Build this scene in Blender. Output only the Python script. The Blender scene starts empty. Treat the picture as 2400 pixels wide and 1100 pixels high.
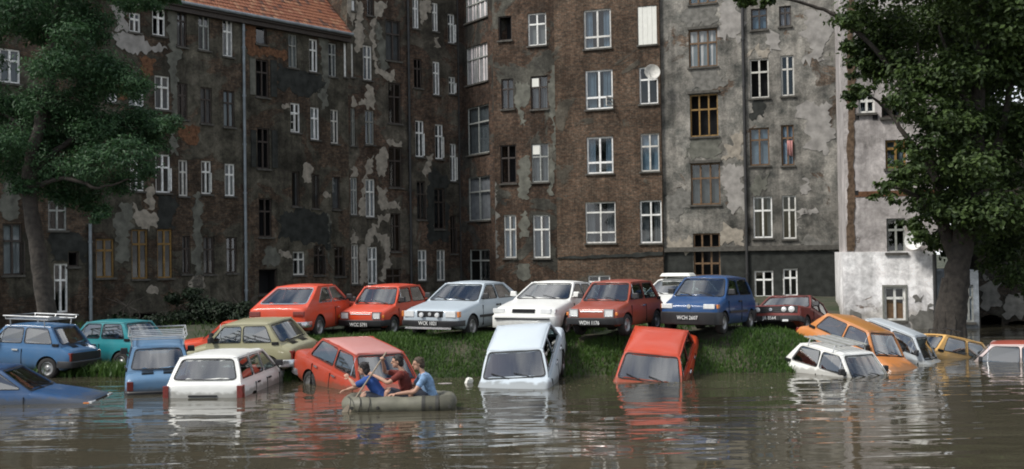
import bpy, bmesh, math, random
import numpy as np
from mathutils import Vector, Matrix
from mathutils.geometry import tessellate_polygon
random.seed(7); rng = np.random.default_rng(7)
scene = bpy.context.scene
COL = scene.collection
rad = math.radians

# ------------------------------------------------------------------ camera
FOC = 2600.0                      # focal length in pixels of the 2400 px wide photograph
CAM_H = 2.8                       # metres above the flood water
_p = math.atan(50 / FOC); _a = rad(0.85)
_f = Vector((0, math.cos(_p), math.sin(_p))); _r = Vector((1, 0, 0)); _u = Vector((0, -math.sin(_p), math.cos(_p)))
CR = _r * math.cos(_a) - _u * math.sin(_a); CU = _u * math.cos(_a) + _r * math.sin(_a)
CAM = Vector((0, 0, CAM_H))
cd = bpy.data.cameras.new('camera'); cam = bpy.data.objects.new('camera', cd); COL.objects.link(cam)
m = Matrix.Identity(4)
for i, v in enumerate((CR, CU, -_f)):
    for j in range(3): m[j][i] = v[j]
m.translation = CAM
cam.matrix_world = m
cd.sensor_width = 36.0; cd.lens = FOC / 2400 * 36; cd.clip_start = .1; cd.clip_end = 2000
scene.camera = cam

# ------------------------------------------------------------------ sky, sun, exposure
SUN_EL, SUN_AZ = 48.0, 245.0       # azimuth the light comes from, clockwise from +Y
world = bpy.data.worlds.new('World'); scene.world = world; world.use_nodes = True
wn, wl = world.node_tree.nodes, world.node_tree.links
wn.clear()
wo = wn.new('ShaderNodeOutputWorld'); bg = wn.new('ShaderNodeBackground'); sky = wn.new('ShaderNodeTexSky')
sky.sky_type = 'NISHITA'; sky.sun_disc = False; sky.sun_elevation = rad(SUN_EL); sky.sun_rotation = rad(SUN_AZ)
tc = wn.new('ShaderNodeTexCoord'); mp = wn.new('ShaderNodeMapping'); mp.inputs['Scale'].default_value = (1, 1, 2.2)
nz = wn.new('ShaderNodeTexNoise'); nz.inputs['Scale'].default_value = 4.2; nz.inputs['Detail'].default_value = 9; nz.inputs['Roughness'].default_value = .6
cr = wn.new('ShaderNodeValToRGB'); cr.color_ramp.elements[0].position = .43; cr.color_ramp.elements[1].position = .57
nz2 = wn.new('ShaderNodeTexNoise'); nz2.inputs['Scale'].default_value = 3.7; nz2.inputs['Detail'].default_value = 5
cc = wn.new('ShaderNodeValToRGB'); cc.color_ramp.elements[0].position = .3; cc.color_ramp.elements[1].position = .7
cc.color_ramp.elements[0].color = (7.0, 7.4, 8.0, 1); cc.color_ramp.elements[1].color = (15, 15.2, 15.6, 1)
mx = wn.new('ShaderNodeMixRGB'); 
wl.new(tc.outputs['Generated'], mp.inputs['Vector']); wl.new(mp.outputs['Vector'], nz.inputs['Vector']); wl.new(mp.outputs['Vector'], nz2.inputs['Vector'])
wl.new(nz.outputs['Fac'], cr.inputs['Fac']); wl.new(nz2.outputs['Fac'], cc.inputs['Fac'])
wl.new(cr.outputs['Color'], mx.inputs['Fac']); wl.new(sky.outputs['Color'], mx.inputs['Color1']); wl.new(cc.outputs['Color'], mx.inputs['Color2'])
wl.new(mx.outputs['Color'], bg.inputs['Color']); wl.new(bg.outputs['Background'], wo.inputs['Surface'])
bg.inputs['Strength'].default_value = .070
sd = bpy.data.lights.new('sun', 'SUN'); sd.energy = 2.5; sd.angle = rad(14); sd.color = (1, .96, .9)
sun = bpy.data.objects.new('sun', sd); COL.objects.link(sun)
_sd = Vector((math.sin(rad(SUN_AZ)) * math.cos(rad(SUN_EL)), math.cos(rad(SUN_AZ)) * math.cos(rad(SUN_EL)), math.sin(rad(SUN_EL))))
sun.rotation_euler = _sd.to_track_quat('Z', 'Y').to_euler(); sun.location = (0, 0, 60)
vs = scene.view_settings; vs.view_transform = 'Standard'; vs.look = 'None'; vs.gamma = 1; vs.use_curve_mapping = False
vs.exposure = .66
scene.cycles.filter_width = 1.9

# ------------------------------------------------------------------ helpers
def ray(px, py): return _f + CR * ((px - 1200) / FOC) - CU * ((py - 550) / FOC)
def at(px, py, Y):
    d = ray(px, py); return CAM + d * (Y / d.y)
def proj(P):
    v = Vector(P) - CAM; d = v.dot(_f); return 1200 + FOC * v.dot(CR) / d, 550 - FOC * v.dot(CU) / d
def smooth(a, b, x):
    t = np.clip((x - a) / (b - a), 0, 1); return t * t * (3 - 2 * t)

class MB:
    """collects faces for one mesh object"""
    def __init__(s): s.v = []; s.f = []; s.m = []
    def add(s, vs, fs, mi=0):
        o = len(s.v); s.v += [tuple(x) for x in vs]; s.f += [tuple(i + o for i in f) for f in fs]; s.m += [mi] * len(fs); return s
    def quad(s, a, b, c, d, mi=0): return s.add([a, b, c, d], [(0, 1, 2, 3)], mi)
    def box(s, lo, hi, mi=0, M=None, taper=1.0):
        x0, y0, z0 = lo; x1, y1, z1 = hi
        v = [(x0, y0, z0), (x1, y0, z0), (x1, y1, z0), (x0, y1, z0), (x0, y0, z1), (x1, y0, z1), (x1, y1, z1), (x0, y1, z1)]
        if taper != 1:
            cx, cy = (x0 + x1) / 2, (y0 + y1) / 2
            v = v[:4] + [(cx + (a - cx) * taper, cy + (b - cy) * taper, c) for a, b, c in v[4:]]
        if M is not None: v = [tuple(M @ Vector(p)) for p in v]
        return s.add(v, [(0, 3, 2, 1), (4, 5, 6, 7), (0, 1, 5, 4), (1, 2, 6, 5), (2, 3, 7, 6), (3, 0, 4, 7)], mi)
    def bar(s, a, b, w, h, mi=0):
        a, b = Vector(a), Vector(b); d = b - a; L = d.length
        q = d.to_track_quat('X', 'Z').to_matrix().to_4x4(); q.translation = a
        return s.box((0, -w / 2, -h / 2), (L, w / 2, h / 2), mi, q)
    def tube(s, pts, rs, n=8, mi=0, closed=False, cap=True):
        pts = [Vector(p) for p in pts]; k = len(pts)
        if not hasattr(rs, '__len__'): rs = [rs] * k
        vs = []; up = Vector((0, 0, 1)); px_ = None
        for i, p in enumerate(pts):
            if closed: d = pts[(i + 1) % k] - pts[i - 1]
            else: d = pts[min(i + 1, k - 1)] - pts[max(i - 1, 0)]
            d.normalize(); ref = up if abs(d.z) < .95 else Vector((1, 0, 0))
            x = d.cross(ref).normalized()
            if px_ is not None: x = (px_ - d * px_.dot(d)).normalized()
            px_ = x; y = x.cross(d)
            for j in range(n):
                t = 2 * math.pi * j / n; vs.append(p + (x * math.cos(t) + y * math.sin(t)) * rs[i])
        fs = []
        for i in range(k if closed else k - 1):
            a, b = i * n, ((i + 1) % k) * n
            for j in range(n): fs.append((a + j, a + (j + 1) % n, b + (j + 1) % n, b + j))
        if cap and not closed: fs += [tuple(range(n - 1, -1, -1)), tuple(range((k - 1) * n, k * n))]
        return s.add(vs, fs, mi)
    def lathe(s, prof, M, n=20, mi=0):
        """prof: (radius, axial) pairs; axis is local Y"""
        vs = []; k = len(prof)
        for i in range(n):
            t = 2 * math.pi * i / n
            for r, ax in prof: vs.append(M @ Vector((r * math.cos(t), ax, r * math.sin(t))))
        fs = [(i * k + j, i * k + j + 1, ((i + 1) % n) * k + j + 1, ((i + 1) % n) * k + j) for i in range(n) for j in range(k - 1)]
        return s.add(vs, fs, mi)
    def mesh(s, name, mats, smooth_deg=None):
        me = bpy.data.meshes.new(name); me.from_pydata(s.v, [], s.f)
        for mt in (mats if isinstance(mats, (list, tuple)) else [mats]): me.materials.append(mt)
        me.polygons.foreach_set('material_index', s.m)
        if smooth_deg:
            me.polygons.foreach_set('use_smooth', [True] * len(s.f)); me.set_sharp_from_angle(angle=rad(smooth_deg))
        me.update(); return me
    def build(s, name, mats, parent=None, smooth_deg=None):
        return link(name, s.mesh(name, mats, smooth_deg), parent)
def link(name, me, parent=None):
    o = bpy.data.objects.new(name, me); COL.objects.link(o)
    if parent is not None: o.parent = parent
    return o
def tag(o, label=None, cat=None, group=None, kind=None):
    for k, v in (('label', label), ('category', cat), ('group', group), ('kind', kind)):
        if v: o[k] = v
    return o
def thing(name, label, cat, loc=(0, 0, 0), rotz=0, group=None):
    o = bpy.data.objects.new(name, None); COL.objects.link(o); o.location = loc; o.rotation_euler = (0, 0, rotz)
    o.empty_display_size = .2
    return tag(o, label, cat, group)

# ------------------------------------------------------------------ materials
def newmat(name):
    mt = bpy.data.materials.new(name); mt.use_nodes = True; nt = mt.node_tree
    return mt, nt.nodes, nt.links, nt.nodes['Principled BSDF']
def N(n, t, **kw):
    x = n.new(t)
    for k, v in kw.items():
        if k in x.inputs: x.inputs[k].default_value = v
        else: setattr(x, k, v)
    return x
def ramp(n, pts):
    r = n.new('ShaderNodeValToRGB'); e = r.color_ramp.elements
    while len(e) < len(pts): e.new(.5)
    for el, (p, c) in zip(e, pts):
        el.position = p; el.color = (c, c, c, 1) if not hasattr(c, '__len__') else (*c, 1)
    return r
def plain(name, col, rough=.6, metal=0, var=.15, scale=6, spec=.5, coat=0, bump=0, bscale=40, tint=0):
    """a base colour with mild mottling and an optional fine relief"""
    mt, n, l, b = newmat(name)
    b.inputs['Roughness'].default_value = rough; b.inputs['Metallic'].default_value = metal
    b.inputs['Specular IOR Level'].default_value = spec; b.inputs['Coat Weight'].default_value = coat; b.inputs['Coat Roughness'].default_value = .08
    tcn = N(n, 'ShaderNodeTexCoord'); no = N(n, 'ShaderNodeTexNoise', Scale=scale, Detail=5.0)
    l.new(tcn.outputs['Object'], no.inputs['Vector'])
    r = ramp(n, [(.3, [c * (1 - var) for c in col]), (.7, [min(1, c * (1 + var)) for c in col])])
    l.new(no.outputs['Fac'], r.inputs['Fac']); l.new(r.outputs['Color'], b.inputs['Base Color'])
    if tint:     # every window was last painted in a different year
        oi = N(n, 'ShaderNodeObjectInfo'); rt_ = ramp(n, [(0, (1 - tint, (1 - tint) * .97, (1 - tint) * .90)), (.55, (.95, .95, .93)), (1, (1, 1, 1))]); l.new(oi.outputs['Random'], rt_.inputs['Fac'])
        mt_ = N(n, 'ShaderNodeMixRGB', blend_type='MULTIPLY'); mt_.inputs['Fac'].default_value = 1; l.new(r.outputs['Color'], mt_.inputs['Color1']); l.new(rt_.outputs['Color'], mt_.inputs['Color2']); l.new(mt_.outputs['Color'], b.inputs['Base Color'])
    if bump:
        n2 = N(n, 'ShaderNodeTexNoise', Scale=bscale, Detail=4.0); l.new(tcn.outputs['Object'], n2.inputs['Vector'])
        bp = N(n, 'ShaderNodeBump', Strength=bump, Distance=.02); l.new(n2.outputs['Fac'], bp.inputs['Height']); l.new(bp.outputs['Normal'], b.inputs['Normal'])
    return mt
def paint(name, col, rough=.32, dirt=.5):
    """weathered car paint: clear coat, chalky fading, dust on roughness"""
    mt, n, l, b = newmat(name)
    tcn = N(n, 'ShaderNodeTexCoord'); no = N(n, 'ShaderNodeTexNoise', Scale=2.5, Detail=6.0, Roughness=.6)
    l.new(tcn.outputs['Object'], no.inputs['Vector'])
    g = sum(col) / 3
    faded = [c * .8 + g * .2 + .015 for c in col]
    r = ramp(n, [(.36, col), (.66, [c * (1 - dirt) + f * dirt for c, f in zip(col, faded)])])
    l.new(no.outputs['Fac'], r.inputs['Fac'])
    sp = N(n, 'ShaderNodeSeparateXYZ'); l.new(tcn.outputs['Object'], sp.inputs[0])
    mr = N(n, 'ShaderNodeMapRange'); mr.inputs['From Min'].default_value = .55; mr.inputs['From Max'].default_value = .15
    l.new(sp.outputs['Z'], mr.inputs['Value'])
    n3 = N(n, 'ShaderNodeTexNoise', Scale=9.0, Detail=5.0); l.new(tcn.outputs['Object'], n3.inputs['Vector'])
    mu = N(n, 'ShaderNodeMath', operation='MULTIPLY'); l.new(mr.outputs[0], mu.inputs[0]); l.new(n3.outputs['Fac'], mu.inputs[1])
    mxn = N(n, 'ShaderNodeMixRGB'); mxn.inputs['Color2'].default_value = (.10, .085, .06, 1)   # mud thrown up the sills
    l.new(mu.outputs[0], mxn.inputs['Fac']); l.new(r.outputs['Color'], mxn.inputs['Color1']); gw = N(n, 'ShaderNodeNewGeometry'); sw = N(n, 'ShaderNodeSeparateXYZ'); l.new(gw.outputs['Position'], sw.inputs[0]); n7 = N(n, 'ShaderNodeTexNoise', Scale=6.0, Detail=6.0); l.new(gw.outputs['Position'], n7.inputs['Vector'])
    a7 = N(n, 'ShaderNodeMath', operation='MULTIPLY_ADD'); l.new(n7.outputs['Fac'], a7.inputs[0]); a7.inputs[1].default_value = -.22; l.new(sw.outputs['Z'], a7.inputs[2])
    m7 = N(n, 'ShaderNodeMapRange'); m7.inputs['From Min'].default_value = .03; m7.inputs['From Max'].default_value = -.03; m7.inputs['To Max'].default_value = .55; l.new(a7.outputs[0], m7.inputs['Value'])
    x7 = N(n, 'ShaderNodeMixRGB'); x7.inputs['Color2'].default_value = (.085, .075, .05, 1); l.new(m7.outputs[0], x7.inputs['Fac']); l.new(mxn.outputs['Color'], x7.inputs['Color1'])   # film of silt left at the flood line
    ns = N(n, 'ShaderNodeTexNoise', Scale=18.0, Detail=8.0, Roughness=.7); l.new(tcn.outputs['Object'], ns.inputs['Vector']); rs_ = ramp(n, [(.62, 0), (.74, .35)]); l.new(ns.outputs['Fac'], rs_.inputs['Fac'])
    x8 = N(n, 'ShaderNodeMixRGB'); x8.inputs['Color2'].default_value = (*[c * .45 + .02 for c in col], 1); l.new(rs_.outputs['Color'], x8.inputs['Fac']); l.new(x7.outputs['Color'], x8.inputs['Color1']); l.new(x8.outputs['Color'], b.inputs['Base Color'])
    rr = ramp(n, [(.3, rough), (.8, rough + .22)]); l.new(no.outputs['Fac'], rr.inputs['Fac']); l.new(rr.outputs['Color'], b.inputs['Roughness'])
    b.inputs['Coat Weight'].default_value = .25; b.inputs['Coat Roughness'].default_value = .08; b.inputs['Specular IOR Level'].default_value = .35
    return mt
def thin_glass(name, tint=(.75, .82, .82), refl=1.0, keep=.75, ior=1.7):
    mt, n, l, b = newmat(name); n.remove(b)
    out = n['Material Output']
    tr = N(n, 'ShaderNodeBsdfTransparent'); tr.inputs['Color'].default_value = (*[t * keep for t in tint], 1)
    gl = N(n, 'ShaderNodeBsdfGlossy'); gl.inputs['Roughness'].default_value = .03; gl.inputs['Color'].default_value = (refl, refl, refl, 1)
    gm = N(n, 'ShaderNodeNewGeometry'); io = N(n, 'ShaderNodeMapRange'); io.inputs['To Min'].default_value = ior; io.inputs['To Max'].default_value = 1 / ior; l.new(gm.outputs['Backfacing'], io.inputs['Value']); fr = N(n, 'ShaderNodeFresnel'); l.new(io.outputs[0], fr.inputs['IOR']); mxs = N(n, 'ShaderNodeMixShader')
    l.new(fr.outputs[0], mxs.inputs[0]); l.new(tr.outputs[0], mxs.inputs[1]); l.new(gl.outputs[0], mxs.inputs[2]); l.new(mxs.outputs[0], out.inputs['Surface'])
    return mt
def facade_mat(name, b1, b2, mortar, pl1, pl2, cover, seed, pscale=.35, soot=.6, fine=1.0, streak=.35, damp=0):
    """sooty brickwork with remains of render; cover is the share of wall still rendered"""
    mt, n, l, b = newmat(name); b.inputs['Roughness'].default_value = .92; b.inputs['Specular IOR Level'].default_value = .2
    tcn = N(n, 'ShaderNodeTexCoord'); sp = N(n, 'ShaderNodeSeparateXYZ'); cb = N(n, 'ShaderNodeCombineXYZ')
    l.new(tcn.outputs['Object'], sp.inputs[0])
    ad = N(n, 'ShaderNodeMath', operation='ADD'); l.new(sp.outputs['X'], ad.inputs[0]); l.new(sp.outputs['Y'], ad.inputs[1])
    l.new(ad.outputs[0], cb.inputs['X']); l.new(sp.outputs['Z'], cb.inputs['Y'])
    cb.inputs['Z'].default_value = seed * 7.31
    V = cb.outputs[0]
    br = N(n, 'ShaderNodeTexBrick'); br.inputs['Scale'].default_value = 1; br.inputs['Brick Width'].default_value = .27; br.inputs['Row Height'].default_value = .085
    br.inputs['Mortar Size'].default_value = .012; br.inputs['Color1'].default_value = (*b1, 1); br.inputs['Color2'].default_value = (*b2, 1); br.inputs['Mortar'].default_value = (*mortar, 1)
    br.inputs['Bias'].default_value = -.1; l.new(V, br.inputs['Vector'])
    # single bricks bleached or burnt
    nb = N(n, 'ShaderNodeTexNoise', Scale=5.5, Detail=3.0, Roughness=.75); l.new(V, nb.inputs['Vector'])
    rb = ramp(n, [(.30, .45), (.5, .95), (.72, 1.9)]); l.new(nb.outputs['Fac'], rb.inputs['Fac'])
    mb = N(n, 'ShaderNodeMixRGB', blend_type='MULTIPLY'); mb.inputs['Fac'].default_value = .9
    l.new(br.outputs['Color'], mb.inputs['Color1']); l.new(rb.outputs['Color'], mb.inputs['Color2'])
    # render
    n1 = N(n, 'ShaderNodeTexNoise', Scale=pscale, Detail=10.0, Roughness=.62, Distortion=.6); l.new(V, n1.inputs['Vector'])
    pm = ramp(n, [(max(0, .5 + (.5 - cover) * .42 - .012), 0), (min(1, .5 + (.5 - cover) * .42 + .012), 1)]); l.new(n1.outputs['Fac'], pm.inputs['Fac'])
    n2 = N(n, 'ShaderNodeTexNoise', Scale=1.1, Detail=9.0, Roughness=.7); l.new(V, n2.inputs['Vector'])
    pc = ramp(n, [(.36, pl1), (.5, [(a + c) / 2 for a, c in zip(pl1, pl2)]), (.62, pl2)]); l.new(n2.outputs['Fac'], pc.inputs['Fac'])
    n4 = N(n, 'ShaderNodeTexNoise', Scale=9.0 * fine, Detail=6.0, Roughness=.7); l.new(V, n4.inputs['Vector'])
    r4 = ramp(n, [(.3, .6), (.7, 1.3)]); l.new(n4.outputs['Fac'], r4.inputs['Fac'])
    mp4 = N(n, 'ShaderNodeMixRGB', blend_type='MULTIPLY'); mp4.inputs['Fac'].default_value = .8; l.new(pc.outputs['Color'], mp4.inputs['Color1']); l.new(r4.outputs['Color'], mp4.inputs['Color2'])
    mx1 = N(n, 'ShaderNodeMixRGB'); l.new(pm.outputs['Color'], mx1.inputs['Fac']); l.new(mb.outputs['Color'], mx1.inputs['Color1']); l.new(mp4.outputs['Color'], mx1.inputs['Color2'])
    # soot clouds and rain streaks
    n3 = N(n, 'ShaderNodeTexNoise', Scale=.22, Detail=6.0, Roughness=.6); l.new(V, n3.inputs['Vector'])
    r3 = ramp(n, [(.34, 1 - soot), (.62, 1.12)]); l.new(n3.outputs['Fac'], r3.inputs['Fac'])
    mx2 = N(n, 'ShaderNodeMixRGB', blend_type='MULTIPLY'); mx2.inputs['Fac'].default_value = 1; l.new(mx1.outputs['Color'], mx2.inputs['Color1']); l.new(r3.outputs['Color'], mx2.inputs['Color2'])
    n6 = N(n, 'ShaderNodeTexNoise', Scale=.75, Detail=12.0, Roughness=.72, Distortion=.8); l.new(V, n6.inputs['Vector'])
    r6 = ramp(n, [(.36, .58), (.47, .95), (.53, 1.0), (.64, 1.42)]); l.new(n6.outputs['Fac'], r6.inputs['Fac'])
    mx6 = N(n, 'ShaderNodeMixRGB', blend_type='MULTIPLY'); mx6.inputs['Fac'].default_value = .9; l.new(mx2.outputs['Color'], mx6.inputs['Color1']); l.new(r6.outputs['Color'], mx6.inputs['Color2']); mx2 = mx6
    ms = N(n, 'ShaderNodeMapping'); ms.inputs['Scale'].default_value = (2.2, .16, 1); l.new(V, ms.inputs['Vector'])
    n5 = N(n, 'ShaderNodeTexNoise', Scale=1.0, Detail=6.0, Roughness=.65); l.new(ms.outputs[0], n5.inputs['Vector'])
    r5 = ramp(n, [(.36, 1 - streak), (.56, 1.06)]); l.new(n5.outputs['Fac'], r5.inputs['Fac'])
    mx3 = N(n, 'ShaderNodeMixRGB', blend_type='MULTIPLY'); mx3.inputs['Fac'].default_value = 1; l.new(mx2.outputs['Color'], mx3.inputs['Color1']); l.new(r5.outputs['Color'], mx3.inputs['Color2'])
    if damp:     # brown tide mark left by the flood, its upper edge as ragged as the render
        nd = N(n, 'ShaderNodeTexNoise', Scale=1.3, Detail=9.0, Roughness=.7); l.new(V, nd.inputs['Vector']); dz = N(n, 'ShaderNodeMath', operation='MULTIPLY_ADD'); l.new(nd.outputs['Fac'], dz.inputs[0]); dz.inputs[1].default_value = -2.2; l.new(sp.outputs['Z'], dz.inputs[2])
        dm_ = N(n, 'ShaderNodeMapRange'); dm_.inputs['From Min'].default_value = damp - 1.1; dm_.inputs['From Max'].default_value = damp - 1.5; dm_.inputs['To Max'].default_value = .75; l.new(dz.outputs[0], dm_.inputs['Value'])
        xd_ = N(n, 'ShaderNodeMixRGB', blend_type='MULTIPLY'); xd_.inputs['Color2'].default_value = (.48, .45, .40, 1); l.new(dm_.outputs[0], xd_.inputs['Fac']); l.new(mx3.outputs['Color'], xd_.inputs['Color1']); mx3 = xd_
    l.new(mx3.outputs['Color'], b.inputs['Base Color'])
    # relief: joints, torn render edges, grain
    inv = N(n, 'ShaderNodeMath', operation='SUBTRACT'); inv.inputs[0].default_value = 1.0; l.new(br.outputs['Fac'], inv.inputs[1])
    im = N(n, 'ShaderNodeMath', operation='MULTIPLY'); im.inputs[1].default_value = .35; l.new(inv.outputs[0], im.inputs[0])
    hm = N(n, 'ShaderNodeMixRGB'); l.new(pm.outputs['Color'], hm.inputs['Fac']); l.new(im.outputs[0], hm.inputs['Color1']); hm.inputs['Color2'].default_value = (1, 1, 1, 1)
    ha = N(n, 'ShaderNodeMath', operation='MULTIPLY_ADD'); l.new(n4.outputs['Fac'], ha.inputs[0]); ha.inputs[1].default_value = .6; l.new(hm.outputs['Color'], ha.inputs[2])
    bp = N(n, 'ShaderNodeBump', Strength=.7, Distance=.03); l.new(ha.outputs[0], bp.inputs['Height']); l.new(bp.outputs['Normal'], b.inputs['Normal'])
    return mt
M = {}
M['white_wood'] = plain('white_wood', (.78, .78, .76), .55, var=.22, scale=7, tint=.38)
M['grey_wood'] = plain('grey_wood', (.30, .31, .29), .65, var=.25, scale=9, tint=.45)
M['dark_wood'] = plain('dark_wood', (.040, .030, .024), .6, var=.3, scale=9)
M['brown_wood'] = plain('brown_wood', (.13, .075, .035), .6, var=.3, scale=9)
M['ochre_wood'] = plain('ochre_wood', (.23, .135, .035), .6, var=.3, scale=9, tint=.3)
M['room'] = plain('dark_room', (.010, .010, .011), .9, var=.2)
M['curtain_white'] = plain('curtain_white', (.46, .47, .48), .9, var=.12, scale=3, tint=.6)
M['curtain_blue'] = plain('curtain_blue', (.18, .26, .34), .9, var=.2, scale=3, tint=.6)
M['curtain_grey'] = plain('curtain_grey', (.12, .13, .14), .9, var=.25, scale=3)
M['curtain_and_sky_pink'] = plain('curtain_and_sky_pink', (.70, .63, .62), .9, var=.18, scale=1.5)  # also colours the painted sky reflection behind the stairwell bay panes
M['board'] = plain('white_board', (.72, .72, .66), .7, var=.05, scale=4)
M['win_glass'] = thin_glass('window_glass', (.8, .85, .86), .9, .8)
M['car_glass'] = thin_glass('car_glass', (.62, .72, .72), 1.0, .62, 2.7)
M['iron'] = plain('weathered_zinc', (.22, .25, .27), .5, metal=.3, var=.25, scale=3)
M['iron_dark'] = plain('dark_iron', (.03, .03, .03), .6, var=.3, scale=3)
M['stone'] = plain('sill_stone', (.09, .085, .075), .9, spec=.15, var=.3, scale=6, bump=.4)
M['cement'] = plain('flaking_cement', (.16, .155, .14), .95, spec=.15, var=.35, scale=4, bump=.6, bscale=25)
M['cream'] = plain('cream_plaster', (.29, .26, .215), .95, spec=.15, var=.35, scale=3.5, bump=.5, bscale=25)
M['greyp'] = plain('grey_plaster', (.13, .13, .11), .95, spec=.15, var=.4, scale=2.5, bump=.5, bscale=25)
M['darkp'] = plain('dark_plaster', (.035, .037, .034), .95, spec=.15, var=.4, scale=2.5, bump=.5, bscale=25)
M['pinkp'] = plain('pink_plaster', (.29, .275, .255), .95, spec=.15, var=.28, scale=2.5, bump=.5, bscale=25)
M['redbrick'] = plain('bare_brick', (.135, .070, .040), .95, spec=.15, var=.5, scale=7, bump=.6, bscale=18)
M['quoin'] = plain('sooty_quoin', (.115, .080, .055), .95, spec=.15, var=.5, scale=7, bump=.6, bscale=18)
M['rubber'] = plain('black_rubber', (.012, .012, .012), .75, var=.2)
M['tyre'] = plain('tyre_rubber', (.018, .017, .016), .85, var=.3, bump=.3)
M['black_plastic'] = plain('black_plastic', (.018, .018, .019), .5, var=.25)
M['chrome'] = plain('dull_chrome', (.55, .56, .57), .25, metal=.9, var=.1)
M['steel'] = plain('rim_steel', (.30, .30, .30), .4, metal=.6, var=.2)
M['lamp_clear'] = plain('lamp_glass', (.62, .63, .62), .12, var=.1, scale=20, coat=.8)
M['lamp_red'] = plain('lamp_red', (.16, .018, .012), .2, var=.2, scale=20, coat=.6)
M['lamp_orange'] = plain('lamp_orange', (.55, .16, .02), .2, var=.2, scale=20, coat=.6)
M['seat'] = plain('seat_cloth', (.035, .032, .03), .9, var=.3)
M['seat_tan'] = plain('seat_tan', (.30, .24, .19), .9, var=.3)
M['interior'] = plain('car_interior', (.012, .012, .012), .9, var=.2)
M['letter'] = plain('plate_letters', (.75, .75, .72), .6, var=.05)
M['rack'] = plain('rack_tube', (.45, .46, .46), .4, metal=.4, var=.15)
# ------------------------------------------------------------------ terrain, water, grass
def ground_z(X, Y):
    X = np.asarray(X, float); Y = np.asarray(Y, float)
    plat = .05 + .77 * smooth(-7.7, -5.6, X)
    right = -.7 + 1.25 * smooth(38, 47, Y)
    plat = plat + (right - plat) * smooth(6.6 + .10 * (Y - 28), 9.4 + .10 * (Y - 28), X)
    leftfar = .05 + .08 * smooth(30, 46, Y)
    plat = np.where(X < -5.6, np.maximum(plat, leftfar), plat)
    edge = 27.55 + .12 * np.sin(X * 1.7) + .08 * np.sin(X * 4.1 + 1)
    toe = 24.6 + .15 * np.sin(X * .9 + 2)
    t = smooth(toe - 1.2, edge, Y)
    z = -1.25 + (plat + 1.25) * t
    return z + .025 * np.sin(X * 2.3 + Y * 1.1) * np.sin(Y * 1.9 - X * .7)
def grid_mesh(name, xs, ys, zf, mat):
    Xg, Yg = np.meshgrid(xs, ys); Z = zf(Xg, Yg)
    v = np.stack([Xg.ravel(), Yg.ravel(), Z.ravel()], 1); nx, ny = len(xs), len(ys)
    f = [(j * nx + i, j * nx + i + 1, (j + 1) * nx + i + 1, (j + 1) * nx + i) for j in range(ny - 1) for i in range(nx - 1)]
    me = bpy.data.meshes.new(name); me.from_pydata(v.tolist(), [], f); me.materials.append(mat)
    me.polygons.foreach_set('use_smooth', [True] * len(f)); me.update(); return link(name, me)
def ground_mat():
    mt, n, l, b = newmat('trodden_earth'); b.inputs['Roughness'].default_value = .95
    tcn = N(n, 'ShaderNodeTexCoord'); n1 = N(n, 'ShaderNodeTexNoise', Scale=.9, Detail=8.0, Roughness=.65); l.new(tcn.outputs['Object'], n1.inputs['Vector'])
    r = ramp(n, [(.36, (.018, .032, .009)), (.50, (.034, .040, .018)), (.62, (.070, .060, .040))]); l.new(n1.outputs['Fac'], r.inputs['Fac']); l.new(r.outputs['Color'], b.inputs['Base Color'])
    n2 = N(n, 'ShaderNodeTexNoise', Scale=14.0, Detail=6.0); l.new(tcn.outputs['Object'], n2.inputs['Vector'])
    bp = N(n, 'ShaderNodeBump', Strength=.6, Distance=.05); l.new(n2.outputs['Fac'], bp.inputs['Height']); l.new(bp.outputs['Normal'], b.inputs['Normal'])
    return mt
xs = np.concatenate([np.linspace(-400, -30, 8), np.linspace(-28, 28, 161), np.linspace(30, 400, 8)])
ys = np.concatenate([np.linspace(-60, 20, 6), np.linspace(22, 34, 61), np.linspace(35, 72, 38), np.linspace(90, 500, 6)])
tag(grid_mesh('ground', xs, ys, ground_z, ground_mat()), kind='structure')

def water_mat():
    mt, n, l, b = newmat('murky_water')
    b.inputs['Roughness'].default_value = .035; b.inputs['IOR'].default_value = 1.36; b.inputs['Specular IOR Level'].default_value = .6
    tcn = N(n, 'ShaderNodeTexCoord')
    nc = N(n, 'ShaderNodeTexNoise', Scale=.18, Detail=4.0); l.new(tcn.outputs['Object'], nc.inputs['Vector'])
    rc = ramp(n, [(.35, (.048, .043, .028)), (.65, (.066, .059, .041))]); l.new(nc.outputs['Fac'], rc.inputs['Fac']); l.new(rc.outputs['Color'], b.inputs['Base Color'])
    def layer(sx, sy, scale, detail, dist):
        mp_ = N(n, 'ShaderNodeMapping'); mp_.inputs['Scale'].default_value = (sx, sy, 1); l.new(tcn.outputs['Object'], mp_.inputs['Vector'])
        no = N(n, 'ShaderNodeTexNoise', Scale=scale, Detail=detail, Roughness=.5, Distortion=dist); l.new(mp_.outputs[0], no.inputs['Vector']); return no
    a = layer(.30, 1.0, 1.3, 2.0, .4); c = layer(.5, 1.0, 3.4, 2.0, .3)
    ms = N(n, 'ShaderNodeTexNoise', Scale=.16, Detail=2.0); l.new(tcn.outputs['Object'], ms.inputs['Vector'])
    rm = ramp(n, [(.35, .25), (.65, 1.0)]); l.new(ms.outputs['Fac'], rm.inputs['Fac'])
    c2 = N(n, 'ShaderNodeMath', operation='MULTIPLY'); l.new(c.outputs['Fac'], c2.inputs[0]); l.new(rm.outputs['Color'], c2.inputs[1])
    ad = N(n, 'ShaderNodeMath', operation='MULTIPLY_ADD'); l.new(c2.outputs[0], ad.inputs[0]); ad.inputs[1].default_value = .11; l.new(a.outputs['Fac'], ad.inputs[2])
    bp = N(n, 'ShaderNodeBump', Strength=1.0, Distance=WATER_BUMP); l.new(ad.outputs[0], bp.inputs['Height']); l.new(bp.outputs['Normal'], b.inputs['Normal'])
    return mt
WATER_BUMP = .036
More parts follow.
